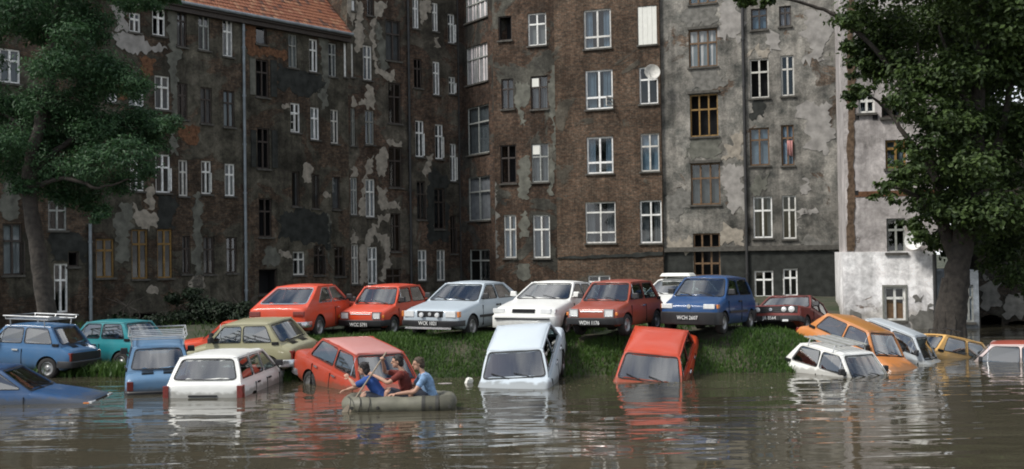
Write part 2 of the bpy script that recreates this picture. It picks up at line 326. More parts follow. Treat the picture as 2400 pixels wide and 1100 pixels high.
wm = MB(); wm.quad((-400, -60, 0), (400, -60, 0), (400, 47, 0), (-400, 47, 0))
tag(wm.build('water', water_mat()), kind='structure')

def floaters(n):
    mb = MB()
    for _ in range(n):
        X = rng.uniform(-11, 12); Y = 24.9 - abs(rng.normal(0, 1.3)) + rng.uniform(-.3, .5); a = rng.uniform(0, 6.28); s = rng.uniform(.015, .045); c, d = math.cos(a) * s, math.sin(a) * s
        mb.add([(X - c, Y - d, .004), (X + d * .5, Y - c * .5, .010), (X + c, Y + d, .004), (X - d * .5, Y + c * .5, .008)], [(0, 1, 2, 3)])
    return mb
def leaf_mat(name, dark, light, trans=.25, scale=1.2):
    mt, n, l, b = newmat(name); b.inputs['Roughness'].default_value = .55; b.inputs['Specular IOR Level'].default_value = .35
    g = N(n, 'ShaderNodeNewGeometry'); tcn = N(n, 'ShaderNodeTexCoord')
    no = N(n, 'ShaderNodeTexNoise', Scale=scale, Detail=4.0); l.new(tcn.outputs['Object'], no.inputs['Vector'])
    ad = N(n, 'ShaderNodeMath', operation='MULTIPLY_ADD'); l.new(g.outputs['Random Per Island'], ad.inputs[0]); ad.inputs[1].default_value = .45
    mu = N(n, 'ShaderNodeMath', operation='MULTIPLY'); l.new(no.outputs['Fac'], mu.inputs[0]); mu.inputs[1].default_value = .6; l.new(mu.outputs[0], ad.inputs[2])
    r = ramp(n, [(.2, dark), (.8, light)]); l.new(ad.outputs[0], r.inputs['Fac']); l.new(r.outputs['Color'], b.inputs['Base Color'])
    tl = N(n, 'ShaderNodeBsdfTranslucent'); l.new(r.outputs['Color'], tl.inputs['Color']); mxs = N(n, 'ShaderNodeMixShader'); mxs.inputs[0].default_value = trans
    l.new(b.outputs[0], mxs.inputs[1]); l.new(tl.outputs[0], mxs.inputs[2]); l.new(mxs.outputs[0], n['Material Output'].inputs['Surface'])
    return mt
M['grass'] = leaf_mat('grass_blades', (.022, .058, .010), (.080, .150, .028), .28, .7)
def blades(name, pts, hgt, wid, mat, lean=.35):
    n = len(pts); P = np.asarray(pts, float)
    h = hgt * rng.uniform(.45, 1.2, n); a = rng.uniform(0, 2 * np.pi, n); w = wid * rng.uniform(.7, 1.3, n)
    d = np.stack([np.cos(a), np.sin(a), 0 * a], 1) * (w[:, None]); le = rng.normal(0, lean, (n, 2)) * h[:, None]
    top = P + np.stack([le[:, 0], le[:, 1], h], 1); mid = P + np.stack([le[:, 0] * .35, le[:, 1] * .35, h * .55], 1)
    V = np.stack([P - d - [0, 0, .03], P + d - [0, 0, .03], mid + d * .7, mid - d * .7, top], 1).reshape(-1, 3)
    i = np.arange(n) * 5; F = [q for k in i.tolist() for q in ((k, k + 1, k + 2, k + 3), (k + 3, k + 2, k + 4))]
    me = bpy.data.meshes.new(name); me.from_pydata(V.tolist(), [], F); me.materials.append(mat); me.update()
    return link(name, me)
def scatter(n, x0, x1, y0, y1, keep=None):
    X = rng.uniform(x0, x1, n); Y = rng.uniform(y0, y1, n); Z = ground_z(X, Y)
    k = Z > -.02
    if keep is not None: k &= keep(X, Y)
    return np.stack([X, Y, Z], 1)[k]
PARKED = [(-5.3, 29.3), (-3.4, 30.1), (-1.2, 29.05), (1.07, 29.0), (2.6, 27.6), (5.0, 28.1), (7.6, 30.5)]
def untrodden(X, Y):
    """blades survive away from the wheel tracks and the worn edge where the cars drove in"""
    k = np.ones(len(X), bool)
    for cx, cy in PARKED:
        a = rad(-115); u = (X - cx) * math.cos(a) + (Y - cy) * math.sin(a); w = -(X - cx) * math.sin(a) + (Y - cy) * math.cos(a)
        k &= ~((np.abs(u) < 1.45) & (np.abs(w) < .7) & (Y > 27.0)) & ~((np.abs(np.abs(w) - .62) < .12) & (np.abs(u) < 1.9) & (rng.random(len(X)) < .6))
    return k
_tuft = lambda X, Y: (np.sin(X * 2.1 + 1.3 * np.sin(Y * 1.7)) * np.sin(Y * 2.7 + X) + rng.uniform(-.9, 1.2, len(X))) > -.25
gp = np.concatenate([scatter(80000, -7.2, 8.6, 24.4, 27.9, _tuft), scatter(9000, -6.5, 9.5, 27.8, 31, _tuft)]); gp = gp[untrodden(gp[:, 0], gp[:, 1])]
tag(blades('grass', gp, .12, .012, M['grass']), 'long green grass on the bank below the parked cars', 'grass', kind='stuff')
wp = np.concatenate([scatter(7000, -14.5, -8.2, 25.8, 28.0, lambda X, Y: (np.sin(X * 1.3) * np.sin(Y * 2.2) > -.2)), scatter(1500, -20, -6, 33, 48, _tuft)])
tag(blades('weeds', wp, .30, .016, M['grass'], .5), 'ragged weeds at the water edge beside the blue cars', 'weeds', kind='stuff')
tag(floaters(420).build('floating_leaves', plain('fallen_leaves', (.16, .14, .07), .7, var=.5, scale=40)), 'scattered leaves and scum drifting on the water along the bank', 'leaves', kind='stuff')
# ------------------------------------------------------------------ buildings
class Facade:
    """a house front standing on the vertical plane through two plan points; local x runs along it, local y into the house"""
    def __init__(s, name, label, cat, pa, pb, zb, zt, mat, depth=8.0, fwd=0.0):
        A = at(pa[0], 600, pa[1]); B = at(pb[0], 600, pb[1])
        s.A = Vector((A.x, A.y, 0)); e = Vector((B.x - A.x, B.y - A.y, 0)); s.W = e.length; s.e = e / s.W; s.n = Vector((-s.e.y, s.e.x, 0))
        s.A = s.A - s.n * fwd
        s.rot = math.atan2(s.e.y, s.e.x); s.zb, s.zt, s.mat, s.depth = zb, zt, mat, depth
        s.root = thing(name, label, cat, s.A, s.rot); s.holes = []; s.wins = []
    def loc(s, px, py):
        d = ray(px, py); t = (s.A - CAM).dot(s.n) / d.dot(s.n); P = CAM + d * t
        return (P - s.A).dot(s.e), P.z
    def rect(s, x0, y0, x1, y1):
        xm, ym = (x0 + x1) / 2, (y0 + y1) / 2
        return s.loc(x0, ym)[0], s.loc(xm, y1)[1], s.loc(x1, ym)[0], s.loc(xm, y0)[1]
    def wall(s, top=None, niche=.75):
        """front sheet with real openings, reveals, a dark room behind each, side returns and top"""
        mb = MB(); us = sorted({0.0, s.W} | {round(h[0], 4) for h in s.holes} | {round(h[2], 4) for h in s.holes})
        zs = sorted({s.zb, s.zt} | {round(h[1], 4) for h in s.holes} | {round(h[3], 4) for h in s.holes})
        us = [u for u in us if 0 <= u <= s.W]; zs = [z for z in zs if s.zb <= z <= s.zt]
        idx = {}
        def vid(u, z):
            if (u, z) not in idx: idx[(u, z)] = len(mb.v); mb.v.append((u, 0, z))
            return idx[(u, z)]
        for i in range(len(us) - 1):
            for j in range(len(zs) - 1):
                uc, zc = (us[i] + us[i + 1]) / 2, (zs[j] + zs[j + 1]) / 2
                if any(h[0] < uc < h[2] and h[1] < zc < h[3] for h in s.holes): continue
                mb.f.append((vid(us[i], zs[j]), vid(us[i + 1], zs[j]), vid(us[i + 1], zs[j + 1]), vid(us[i], zs[j + 1]))); mb.m.append(0)
        for u0, z0, u1, z1 in s.holes:
            a = [(u0, z0), (u1, z0), (u1, z1), (u0, z1)]
            for k in range(4):
                (ua, za), (ub, zb_) = a[k], a[(k + 1) % 4]
                mb.quad((ua, 0, za), (ua, .24, za), (ub, .24, zb_), (ub, 0, zb_), 0)
                mb.quad((ua, .24, za), (ua, niche, za), (ub, niche, zb_), (ub, .24, zb_), 1)
            mb.quad((u0, niche, z0), (u1, niche, z0), (u1, niche, z1), (u0, niche, z1), 1)
        D = s.depth
        mb.quad((0, 0, s.zb), (0, 0, s.zt), (0, D, s.zt), (0, D, s.zb)); mb.quad((s.W, 0, s.zb), (s.W, D, s.zb), (s.W, D, s.zt), (s.W, 0, s.zt))
        mb.quad((0, 0, s.zt), (s.W, 0, s.zt), (s.W, D, s.zt), (0, D, s.zt)); mb.quad((0, D, s.zb), (0, D, s.zt), (s.W, D, s.zt), (s.W, D, s.zb))
        return mb.build('wall', [s.mat, M['room']], s.root)
    def window(s, x0, y0, x1, y1, style='w', opt=''):
        u0, z0, u1, z1 = s.rect(x0, y0, x1, y1); s.hole_window(u0, z0, u1, z1, style, opt)
    def hole_window(s, u0, z0, u1, z1, style='w', opt=''):
        u0, z0, u1, z1 = [round(v, 4) for v in (u0, z0, u1, z1)]
        u0 = max(u0, .05); u1 = min(u1, s.W - .05)
        s.holes.append((u0, z0, u1, z1)); w, h = u1 - u0, z1 - z0
        fm, cols, trs, cur, bw = STY[style]; fm = M[fm]
        mb = MB(); y0_, y1_ = .08, .15
        mb.box((u0, y0_, z0), (u0 + bw, y1_, z1)); mb.box((u1 - bw, y0_, z0), (u1, y1_, z1))
        mb.box((u0 + bw, y0_, z1 - bw), (u1 - bw, y1_, z1)); mb.box((u0 + bw, y0_, z0), (u1 - bw, y1_, z0 + bw))
        for c in range(1, cols):
            x = u0 + w * c / cols; mb.box((x - bw * .55, y0_ - .02, z0 + bw), (x + bw * .55, y1_ - .01, z1 - bw))
        for t in trs:
            z = z1 - h * t
            for c in range(cols):
                a = u0 + bw if c == 0 else u0 + w * c / cols + bw * .55; b = u1 - bw if c == cols - 1 else u0 + w * (c + 1) / cols - bw * .55
                mb.box((a, y0_ - .03, z - bw * .6), (b, y1_ - .02, z + bw * .6))
        fr = mb.build('window', fm, s.root)
        if 'x' not in opt:                                   # x = sash taken out, opening black
            g = MB(); g.quad((u0 + bw * .5, .115, z0 + bw * .5), (u1 - bw * .5, .115, z0 + bw * .5), (u1 - bw * .5, .115, z1 - bw * .5), (u0 + bw * .5, .115, z1 - bw * .5))
            g.build('pane', M['win_glass'], fr)
        cm = {'c': 'curtain_white', 'b': 'curtain_blue', 'g': 'curtain_grey', 'p': 'curtain_and_sky_pink'}
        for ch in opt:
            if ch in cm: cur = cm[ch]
        if 'n' in opt: cur = None
        if cur:
            g = MB(); k = max(6, int(w / .09)); top = z1 - (h * trs[0] if ('t' in opt and trs) else .05); bot = z0 + (.05 if 'h' not in opt else h * .35)
            vs = []; ph = random.uniform(0, 6)
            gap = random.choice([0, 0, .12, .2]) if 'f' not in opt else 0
            rngs = [(u0 + .02, u0 + w * (.5 - gap)), (u0 + w * (.5 + gap), u1 - .02)] if gap else [(u0 + .02, u1 - .02)]
            for a, b in rngs:
                vs = []
                for i in range(k + 1):
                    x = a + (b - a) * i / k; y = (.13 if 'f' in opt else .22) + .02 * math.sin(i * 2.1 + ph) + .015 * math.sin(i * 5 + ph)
                    vs += [(x, y, bot), (x + random.uniform(-.02, .02), y - .01, top)]
                g.add(vs, [(2 * i, 2 * i + 2, 2 * i + 3, 2 * i + 1) for i in range(k)])
            g.build('curtain', M[cur], fr, 60)  # a curtain, except in the stairwell bay, where it paints reflected sky
        if 'R' in opt or 'L' in opt:                         # a casement standing open outwards
            lw = w * .46; ang = rad(random.uniform(62, 82)); sx = 1 if 'R' in opt else -1; hx = u1 if sx > 0 else u0
            zlo, zhi = z0 + bw, (z1 - h * trs[0] - bw * .6 if trs and 'A' not in opt else z1 - bw)
            Mx = Matrix.Translation((hx, .08, 0)) @ Matrix.Rotation(ang * sx, 4, 'Z')
            g = MB(); q = lambda a, b, c, d: g.box((min(-sx * a, -sx * b), -.02, c), (max(-sx * a, -sx * b), .02, d), 0, Mx)
            q(0, .06, zlo, zhi); q(lw - .06, lw, zlo, zhi); q(.06, lw - .06, zlo, zlo + .07); q(.06, lw - .06, zhi - .07, zhi)
            zm = zlo + (zhi - zlo) * .5; q(.06, lw - .06, zm - .02, zm + .02)
            cs = g.build('casement', fm, fr)
            g = MB(); g.add([Mx @ Vector(p) for p in ((-sx * .05, 0, zlo + .06), (-sx * (lw - .05), 0, zlo + .06), (-sx * (lw - .05), 0, zhi - .06), (-sx * .05, 0, zhi - .06))], [(0, 1, 2, 3)])
            cp = g.build('casement_pane', M['win_glass'], fr)
        if style != 'k' or True:
            g = MB(); g.box((u0 - .07, -.10, z0 - .09), (u1 + .07, .10, z0 - .004)); g.build('sill', M['stone'], fr)
        return fr
    def board(s, x0, y0, x1, y1, mat='board'):
        u0, z0, u1, z1 = [round(v, 4) for v in s.rect(x0, y0, x1, y1)]; s.holes.append((u0, z0, u1, z1))
        g = MB()
        for i in range(4):
            a = u0 + (u1 - u0) * i / 4; b = u0 + (u1 - u0) * (i + 1) / 4; g.box((a + .006, .03 + .01 * (i % 2), z0 + .02), (b - .004, .08, z1 - .02))
        fr = g.build('boarded_window', M[mat], s.root)
        g = MB(); g.box((u0 - .07, -.10, z0 - .09), (u1 + .07, .10, z0 - .004)); g.build('sill', M['stone'], fr)
    def patch(s, pts, mat, thick=.018, rough=.10, name='plaster_patch'):
        """a ragged sheet of render still clinging to (or cut proud of) the wall, with its own thickness and broken edge"""
        P = [Vector(s.loc(*p)) for p in pts]; out = []
        for i, a in enumerate(P):
            b = P[(i + 1) % len(P)]; L = (b - a).length; k = max(2, int(L / .10)); nn = Vector((-(b - a).y, (b - a).x)).normalized()
            o = 0
            for j in range(k):
                o = o * .72 + random.gauss(0, rough * .85) * (1 if j else .3)
                out.append(a.lerp(b, j / k) + nn * o)
        def clear(u, z):
            return any(h[0] - .03 < u < h[2] + .03 and h[1] - .1 < z < h[3] + .03 for h in s.holes)
        tri = tessellate_polygon([[Vector((p.x, p.y, 0)) for p in out]]); mb = MB(); k = len(out)
        fv = [(min(max(p.x, .01), s.W - .01), -thick, p.y) for p in out]; bv = [(a, .004, c) for a, b, c in fv]
        mb.add(fv + bv, [tuple(t) if 1 else t for t in tri] + [(i, (i + 1) % k, k + (i + 1) % k, k + i) for i in range(k)])
        # keep openings free: split and drop faces whose centre falls in a window
        bm = bmesh.new(); me = mb.mesh(name, M[mat]); bm.from_mesh(me)
        if any(clear(p.x, p.y) for p in out) or any(min(p.x for p in out) < (h[0] + h[2]) / 2 < max(p.x for p in out) and min(p.y for p in out) < (h[1] + h[3]) / 2 < max(p.y for p in out) for h in s.holes):
            for h in s.holes:
                for co, no in (((h[0] - .02, 0, 0), (1, 0, 0)), ((h[2] + .02, 0, 0), (1, 0, 0)), ((0, 0, h[1] - .1), (0, 0, 1)), ((0, 0, h[3] + .02), (0, 0, 1))):
                    fs = [f for f in bm.faces if any(abs((Vector(co) - v.co).dot(Vector(no))) < 4 for v in f.verts)]
                    geo = list({e for f in fs for e in f.edges}) + fs + list({v for f in fs for v in f.verts})
                    if geo: bmesh.ops.bisect_plane(bm, geom=geo, plane_co=co, plane_no=no)
            bad = [f for f in bm.faces if any(h[0] - .025 < f.calc_center_median().x < h[2] + .025 and h[1] - .105 < f.calc_center_median().z < h[3] + .025 for h in s.holes)]
            if len(bad) == len(bm.faces): bm.free(); return
            bmesh.ops.delete(bm, geom=bad, context='FACES')
        bmesh.ops.recalc_face_normals(bm, faces=bm.faces[:]); bm.to_mesh(me); bm.free(); me.update()
        return link(name, me, s.root)
    def pipe(s, px_top, py_top, px_bot, py_bot, r=.07, mat='iron', off=.12, name='drainpipe'):
        u, z1 = s.loc(px_top, py_top); u2, z0 = s.loc(px_bot, py_bot); mb = MB()
        mb.tube([(u, -off, z1), (u, -off, z0)], r, 10); p = mb.build(name, M[mat], s.root, 40)
        z = z0 + 1.0
        while z < z1 - .5:
            b = MB(); b.tube([(u, -off, z), (u, -off, z + .09)], r * 1.35, 10); b.box((u - .02, -off, z + .02), (u + .02, .01, z + .07)); b.build('pipe_clamp', M[mat], p, 40); z += 2.4
    def box(s, name, px0, py0, px1, py1, y0, y1, mat, parent=None):
        u0, z0, u1, z1 = s.rect(px0, py0, px1, py1); mb = MB(); mb.box((u0, y0, z0), (u1, y1, z1)); return mb.build(name, M[mat], parent or s.root)
STY = dict(  # frame material, columns, transom positions from the top, curtain or painted reflection sheet, bar width
    w=('white_wood', 2, [.34], None, .075), g=('grey_wood', 2, [.34], 'curtain_grey', .065), d=('dark_wood', 2, [.34], None, .07), k=('dark_wood', 1, [], None, .06),
    o=('ochre_wood', 2, [.30], 'curtain_grey', .075), n=('brown_wood', 2, [.32], 'curtain_blue', .075), s=('brown_wood', 3, [.36], None, .075), S=('ochre_wood', 3, [.36], None, .07),
    f=('white_wood', 2, [.70], 'curtain_blue', .085), l=('grey_wood', 2, [.34], 'curtain_and_sky_pink', .05), e=('white_wood', 2, [.25, .74], None, .07), v=('brown_wood', 3, [.33, .70], None, .08))

# --- the long sooty tenement on the left, tiled roof
mat = facade_mat('left_brickwork', (.112, .072, .046), (.062, .044, .031), (.085, .076, .062), (.046, .043, .032), (.140, .127, .098), .52, 1, .30, .45)
def roof_edge(px): return 5 + (px - 430) * 75 / 370
A0 = (-350, 41.25); A1 = (820, 59.95)
fa = Facade('left_tenement', 'long sooty brick tenement with orange tiled roof behind the left tree', 'building', A0, A1, -.5, 14.8, mat)
fa.zt = fa.loc(800, 84)[1]
for w in [(0, 115, 48, 195, 'w', 'g'), (303, 30, 330, 76, 'w', ''), (357, 20, 388, 84, 'w', 'x'), (245, 190, 275, 240, 'w', 'g'), (302, 188, 338, 250, 'w', 'c'), (363, 178, 398, 257, 'w', 'g'),
          (365, 362, 400, 452, 'w', 'R'), (305, 375, 338, 448, 'w', ''), (113, 470, 157, 540, 'g', 'n'), (7, 524, 53, 645, 'd', 'Rc'), (127, 618, 160, 733, 'w', 'n'),
          (225, 560, 268, 651, 'o', ''), (309, 538, 347, 654, 'o', ''), (369, 538, 404, 652, 'o', ''), (427, 553, 447, 642, 'd', 'g'), (477, 555, 503, 643, 'd', 'g'), (531, 556, 556, 640, 'd', 'g'),
          (415, 18, 438, 110, 'd', 'g'), (465, 32, 492, 118, 'g', ''), (522, 45, 546, 133, 'w', 'c'), (416, 195, 440, 280, 'd', ''), (470, 205, 497, 290, 'd', 'g'), (524, 213, 550, 298, 'd', 'c'),
          (419, 375, 441, 460, 'w', 'g'), (472, 377, 496, 455, 'w', 'R'), (527, 384, 551, 460, 'w', 'g'),
          (600, 62, 625, 104, 'k', ''), (600, 140, 630, 228, 'd', 'x'), (676, 81, 697, 159, 'g', 'c'), (725, 92, 745, 169, 'w', ''), (770, 102, 789, 180, 'g', 'x'), (806, 102, 818, 181, 'w', 'c'),
          (603, 300, 632, 396, 'd', 'x'), (681, 242, 704, 311, 'w', 'L'), (728, 252, 749, 328, 'w', 'c'), (775, 257, 794, 337, 'w', 'g'),
          (684, 402, 702, 484, 'k', 'g'), (731, 409, 749, 489, 'k', 'g'), (779, 414, 798, 491, 'k', 'g'), (607, 465, 638, 556, 'd', 'x'),
          (687, 590, 715, 645, 'w', 'c'), (735, 575, 761, 645, 'd', 'R'), (784, 578, 807, 648, 'd', 'R'), (607, 630, 650, 690, 'k', 'x'),
          (160, 590, 185, 625, 'k', 'x'), (312, 733, 368, 752, 'k', 'x'), (535, 716, 556, 735, 'k', 'x')]:
    fa.window(*w)
fa.wall()
z4 = lambda pts: [(540 + x * .3273, 360 + y * .3273) for x, y in pts]
z3 = lambda pts: [(540 + x * .3455, y * .3455) for x, y in pts]
z2 = lambda pts: [(x * .3636, 380 + y * .3636) for x, y in pts]
z1 = lambda pts: [(x * .3636, y * .3636) for x, y in pts]
for pts, mt in [(z1([(1140, 820), (1290, 820), (1270, 930), (1200, 920), (1150, 850)]), 'redbrick'), (z2([(1240, 220), (1300, 210), (1305, 500), (1300, 700), (1310, 850), (1250, 850), (1240, 500)]), 'greyp'),
                (z2([(850, 260), (960, 330), (1010, 350), (1010, 430), (960, 445), (870, 370)]), 'cream'), (z2([(930, 190), (1000, 190), (995, 300), (940, 310)]), 'cream'), (z2([(770, 270), (850, 260), (850, 430), (830, 640), (760, 640), (740, 450)]), 'greyp'),
                (z2([(960, 800), (1015, 810), (1015, 850), (980, 850)]), 'cream'), (z2([(1240, 740), (1310, 740), (1300, 830), (1265, 850), (1240, 820)]), 'cream'),
                (z1([(700, 30), (830, 60), (830, 200), (740, 200)]), 'pinkp'), (z1([(720, 210), (900, 230), (1080, 320), (900, 330), (760, 300)]), 'pinkp'), (z1([(1075, 90), (1135, 40), (1140, 500), (1150, 1000), (1100, 1000), (1100, 500)]), 'greyp'),
                (z1([(900, 350), (1000, 380), (990, 480), (920, 480)]), 'redbrick'), (z1([(720, 520), (800, 540), (820, 640), (720, 640)]), 'redbrick'),
                (z3([(110, 120), (170, 130), (180, 310), (390, 360), (380, 400), (250, 390), (110, 360)]), 'redbrick'), (z3([(600, 250), (660, 270), (665, 700), (620, 750), (610, 600), (640, 560), (620, 420)]), 'greyp'),
                (z3([(320, 430), (620, 500), (650, 560), (600, 640), (480, 660), (330, 600)]), 'darkp'), (z3([(345, 720), (400, 690), (410, 730), (360, 742)]), 'cream'),
                (z4([(345, 690), (440, 730), (445, 765), (400, 752), (345, 715)]), 'cream'), (z4([(240, 690), (330, 680), (340, 800), (220, 810)]), 'greyp'), (z4([(520, 90), (580, 90), (580, 210), (530, 210)]), 'cream'),
                (z4([(380, 400), (700, 420), (720, 500), (700, 690), (600, 640), (440, 640), (340, 600), (330, 480)]), 'darkp'), (z4([(690, 430), (720, 480), (715, 640), (740, 830), (715, 800), (690, 640), (700, 520)]), 'greyp'),
                (z4([(670, 275), (720, 290), (715, 320), (675, 310)]), 'cream'), (z2([(20, 20), (120, 10), (130, 330), (60, 380), (10, 330)]), 'greyp'), (z2([(330, 440), (560, 470), (560, 640), (330, 650)]), 'darkp'), (z2([(1020, 200), (1130, 210), (1140, 420), (1010, 430)]), 'darkp')]:
    fa.patch(pts, mt)
# grey brick niches either side of the tall loft openings
fa.box('niche_panel', 585, 138, 598, 222, -.05, .02, 'greyp'); fa.box('niche_panel', 634, 142, 648, 228, -.05, .02, 'darkp')
fa.box('niche_panel', 588, 305, 599, 392, -.05, .02, 'darkp'); fa.box('niche_panel', 637, 306, 650, 394, -.05, .02, 'darkp')
fa.pipe(567, 40, 580, 730, .075); fa.pipe(208, 525, 213, 752, .075)
# eaves gutter and tiled roof: tiles are pieces, the nearest as objects of their own
ze = fa.zt
mb = MB(); mb.box((-.2, -.42, ze - .12), (fa.W, .02, ze + .02)); mb.box((-.2, -.30, ze - .34), (fa.W, .02, ze - .125)); mb.build('eaves_board', M['dark_wood'], fa.root)
mb = MB(); mb.tube([(-.2, -.50, ze + .05), (fa.W - .02, -.50, ze + .05)], .085, 8); mb.build('gutter', M['iron'], fa.root, 40)
M['tile_a'] = plain('clay_tile_orange', (.23, .085, .040), .8, var=.35, scale=3); M['tile_b'] = plain('clay_tile_rust', (.20, .070, .035), .85, var=.35, scale=3)
M['tile_c'] = plain('clay_tile_pale', (.27, .13, .07), .85, var=.3, scale=3); M['tile_d'] = plain('clay_tile_dark', (.09, .042, .028), .85, var=.3, scale=3)
PITCH = rad(46); RL = 9.5; cp, sp_ = math.cos(PITCH), math.sin(PITCH)
mb = MB(); mb.add([(-.2, -.45, ze + .04), (fa.W, -.45, ze + .04), (fa.W, -.45 + RL * cp, ze + .04 + RL * sp_), (-.2, -.45 + RL * cp, ze + .04 + RL * sp_), (-.2, -.45 + RL * cp, ze - .1), (fa.W, -.45 + RL * cp, ze - .1)],
                  [(0, 1, 2, 3), (4, 5, 2, 3)]); roof = mb.build('roof', M['tile_d'], fa.root)
TW, TH = .235, .30
def tile_geo():
    v = []; prof = [(-.5, .0), (-.28, .035), (0, .012), (.3, .028), (.5, .004)]
    for yy, zz in ((0, .045), (TH * 1.12, .012)):
        v += [(x * TW, yy, z + zz) for x, z in prof]
    v += [(x * TW, 0, z) for x, z in prof]
    return v, [(i, i + 1, 6 + i, 5 + i) for i in range(4)] + [(10 + i, 11 + i, i + 1, i) for i in range(4)]
tv, tf = tile_geo(); tmesh = {}
for k_ in 'abcd':
    t_ = MB(); t_.add(tv, tf); tmesh[k_] = t_.mesh('roof_tile', M['tile_' + k_], 50)
near = []; rest = {k_: MB() for k_ in 'abcd'}
Rm = Matrix.Rotation(PITCH, 4, 'X')
nc, nr = int(fa.W / TW), int(RL / TH)
for c_ in range(nc):
    for r_ in range(nr):
        u = fa.W - .12 - c_ * TW; a_ = r_ * TH + .02
        P = Vector((u, -.45 + a_ * cp, ze + .05 + a_ * sp_)); Wd = fa.A + fa.e * P.x + fa.n * P.y + Vector((0, 0, P.z)); px, py = proj(Wd)
        if px < 250 or py < -120: continue
        k_ = random.choices('abcd', (5, 4, 2, 1.2))[0]
        near.append((py < -4 or px < 425, Wd.y, k_, P))
near.sort(key=lambda t: (t[0], t[1]))
for i, (off_, _, k_, P) in enumerate(near):
    Mt = Matrix.Translation(P + Vector((random.uniform(-.008, .008), 0, random.uniform(0, .012)))) @ Rm @ Matrix.Rotation(random.gauss(0, .02), 4, 'Z')
    if i < 300: o = link('roof_tile', tmesh[k_], roof); o.matrix_local = Mt
    else: rest[k_].add([Mt @ Vector(p) for p in tv], tf)
allr = MB()
for j, k_ in enumerate('abcd'): allr.add(rest[k_].v, rest[k_].f, j)
tag(allr.build('far_roof_tiles', [M['tile_' + k_] for k_ in 'abcd'], roof, 50), kind='stuff')

# --- taller plastered tenement in the middle left
mat = facade_mat('middle_brickwork', (.115, .066, .042), (.065, .044, .032), (.095, .085, .070), (.052, .048, .038), (.145, .128, .10), .50, 2, .33, .42)
fb = Facade('patchy_tenement', 'tall brown tenement with torn cream plaster patches beside the tiled roof', 'building', (820, 59.95), (1078, 65.0), -.2, 23, mat, 8)
for w in [(823, 102, 829, 181, 'w', 'c'), (851, 107, 872, 188, 'w', ''), (822, 254, 833, 342, 'g', 'c'), (856, 259, 877, 339, 'g', 'b'), (904, 48, 939, 143, 'd', 'g'), (910, 195, 941, 290, 'd', ''), (911, 345, 943, 440, 'd', ''), (915, 500, 939, 590, 'd', ''),
          (967, -4, 982, 67, 'w', 'g'), (1013, 7, 1027, 74, 'w', 'g'), (1050, 33, 1066, 102, 'w', 'R'), (970, 138, 989, 207, 'd', 'x'), (1015, 145, 1031, 223, 'w', ''), (1052, 180, 1068, 221, 'w', 'R'), (974, 283, 994, 368, 'w', 'R'), (1020, 292, 1039, 373, 'w', 'R'), (1055, 337, 1070, 425, 'w', 'R'),
          (822, 416, 838, 504, 'g', ''), (857, 420, 879, 509, 'w', 'b'), (824, 573, 841, 666, 'w', ''), (862, 579, 885, 666, 'w', 'c'), (977, 425, 997, 515, 'd', 'R'), (1018, 442, 1042, 537, 'd', ''), (1056, 505, 1070, 595, 'd', 'R'), (980, 586, 1001, 658, 'w', 'c'), (1024, 586, 1044, 658, 'w', 'c'),
          (905, 630, 940, 680, 'd', ''), (783, 5, 800, 25, 'k', '') if False else (824, 0, 832, 26, 'w', ''), (860, -30, 876, 37, 'd', '')]:
    fb.window(*w)
fb.wall()
for pts in [z3([(845, 20), (895, 20), (895, 330), (860, 362), (845, 340)]), z3([(960, 0), (1060, 0), (1050, 60), (1000, 110), (985, 280), (975, 420), (1050, 500), (1110, 470), (1120, 550), (1065, 552), (975, 480), (960, 400), (965, 200)]), z3([(915, 590), (970, 600), (980, 740), (925, 745), (870, 690), (925, 680)]),
            z3([(822, 660), (845, 665), (842, 725), (822, 725)]), z4([(975, 20), (1025, 12), (1020, 80), (985, 180), (965, 230), (975, 440), (920, 420), (940, 200), (975, 150)]), z4([(1045, 20), (1130, 0), (1120, 70), (1100, 185), (1060, 170)]),
            z4([(1045, 240), (1110, 240), (1120, 340), (1215, 345), (1215, 415), (1080, 410), (1060, 300)]), z4([(1080, 440), (1140, 430), (1135, 480), (1040, 520), (1000, 640), (980, 680), (990, 900), (920, 925), (925, 700), (960, 650), (1010, 510)]),
            z4([(1070, 570), (1140, 620), (1140, 860), (1110, 930), (1060, 900), (1090, 860), (1110, 760), (1090, 660), (1050, 640)]), z4([(870, 540), (915, 600), (905, 650), (862, 650)]), z4([(858, 110), (900, 100), (905, 165), (858, 190)]),
            z4([(1400, 20), (1455, 0), (1440, 80), (1400, 180), (1390, 100)]), z3([(1380, 250), (1415, 255), (1412, 330), (1382, 320)]), z3([(1080, 940), (1165, 970), (1165, 1003), (1080, 1000)]), z4([(1460, 500), (1530, 505), (1520, 540), (1475, 545)]),
            z3([(1290, 0), (1370, 0), (1365, 90), (1300, 170)]), z3([(830, 180), (850, 0), (780, 0), (770, 90)][::-1])]:
    fb.patch(pts, 'cream')
fb.patch(z3([(985, 150), (1030, 190), (1050, 300), (1050, 480), (1000, 440), (990, 300)]), 'greyp'); fb.patch(z4([(1440, 100), (1560, 180), (1560, 640), (1420, 640), (1400, 300)]), 'darkp')
fb.pipe(953, -10, 960, 690, .075, 'iron_dark'); fb.pipe(1071, -10, 1078, 690, .10, 'iron_dark')
# lead flashing where the tiled roof runs into the taller wall
g = MB(); g.bar((-.10, .0, ze + .1), (-.10, 6.2, ze + 6.5), .30, .12); g.build('roof_flashing', M['iron'], fb.root)

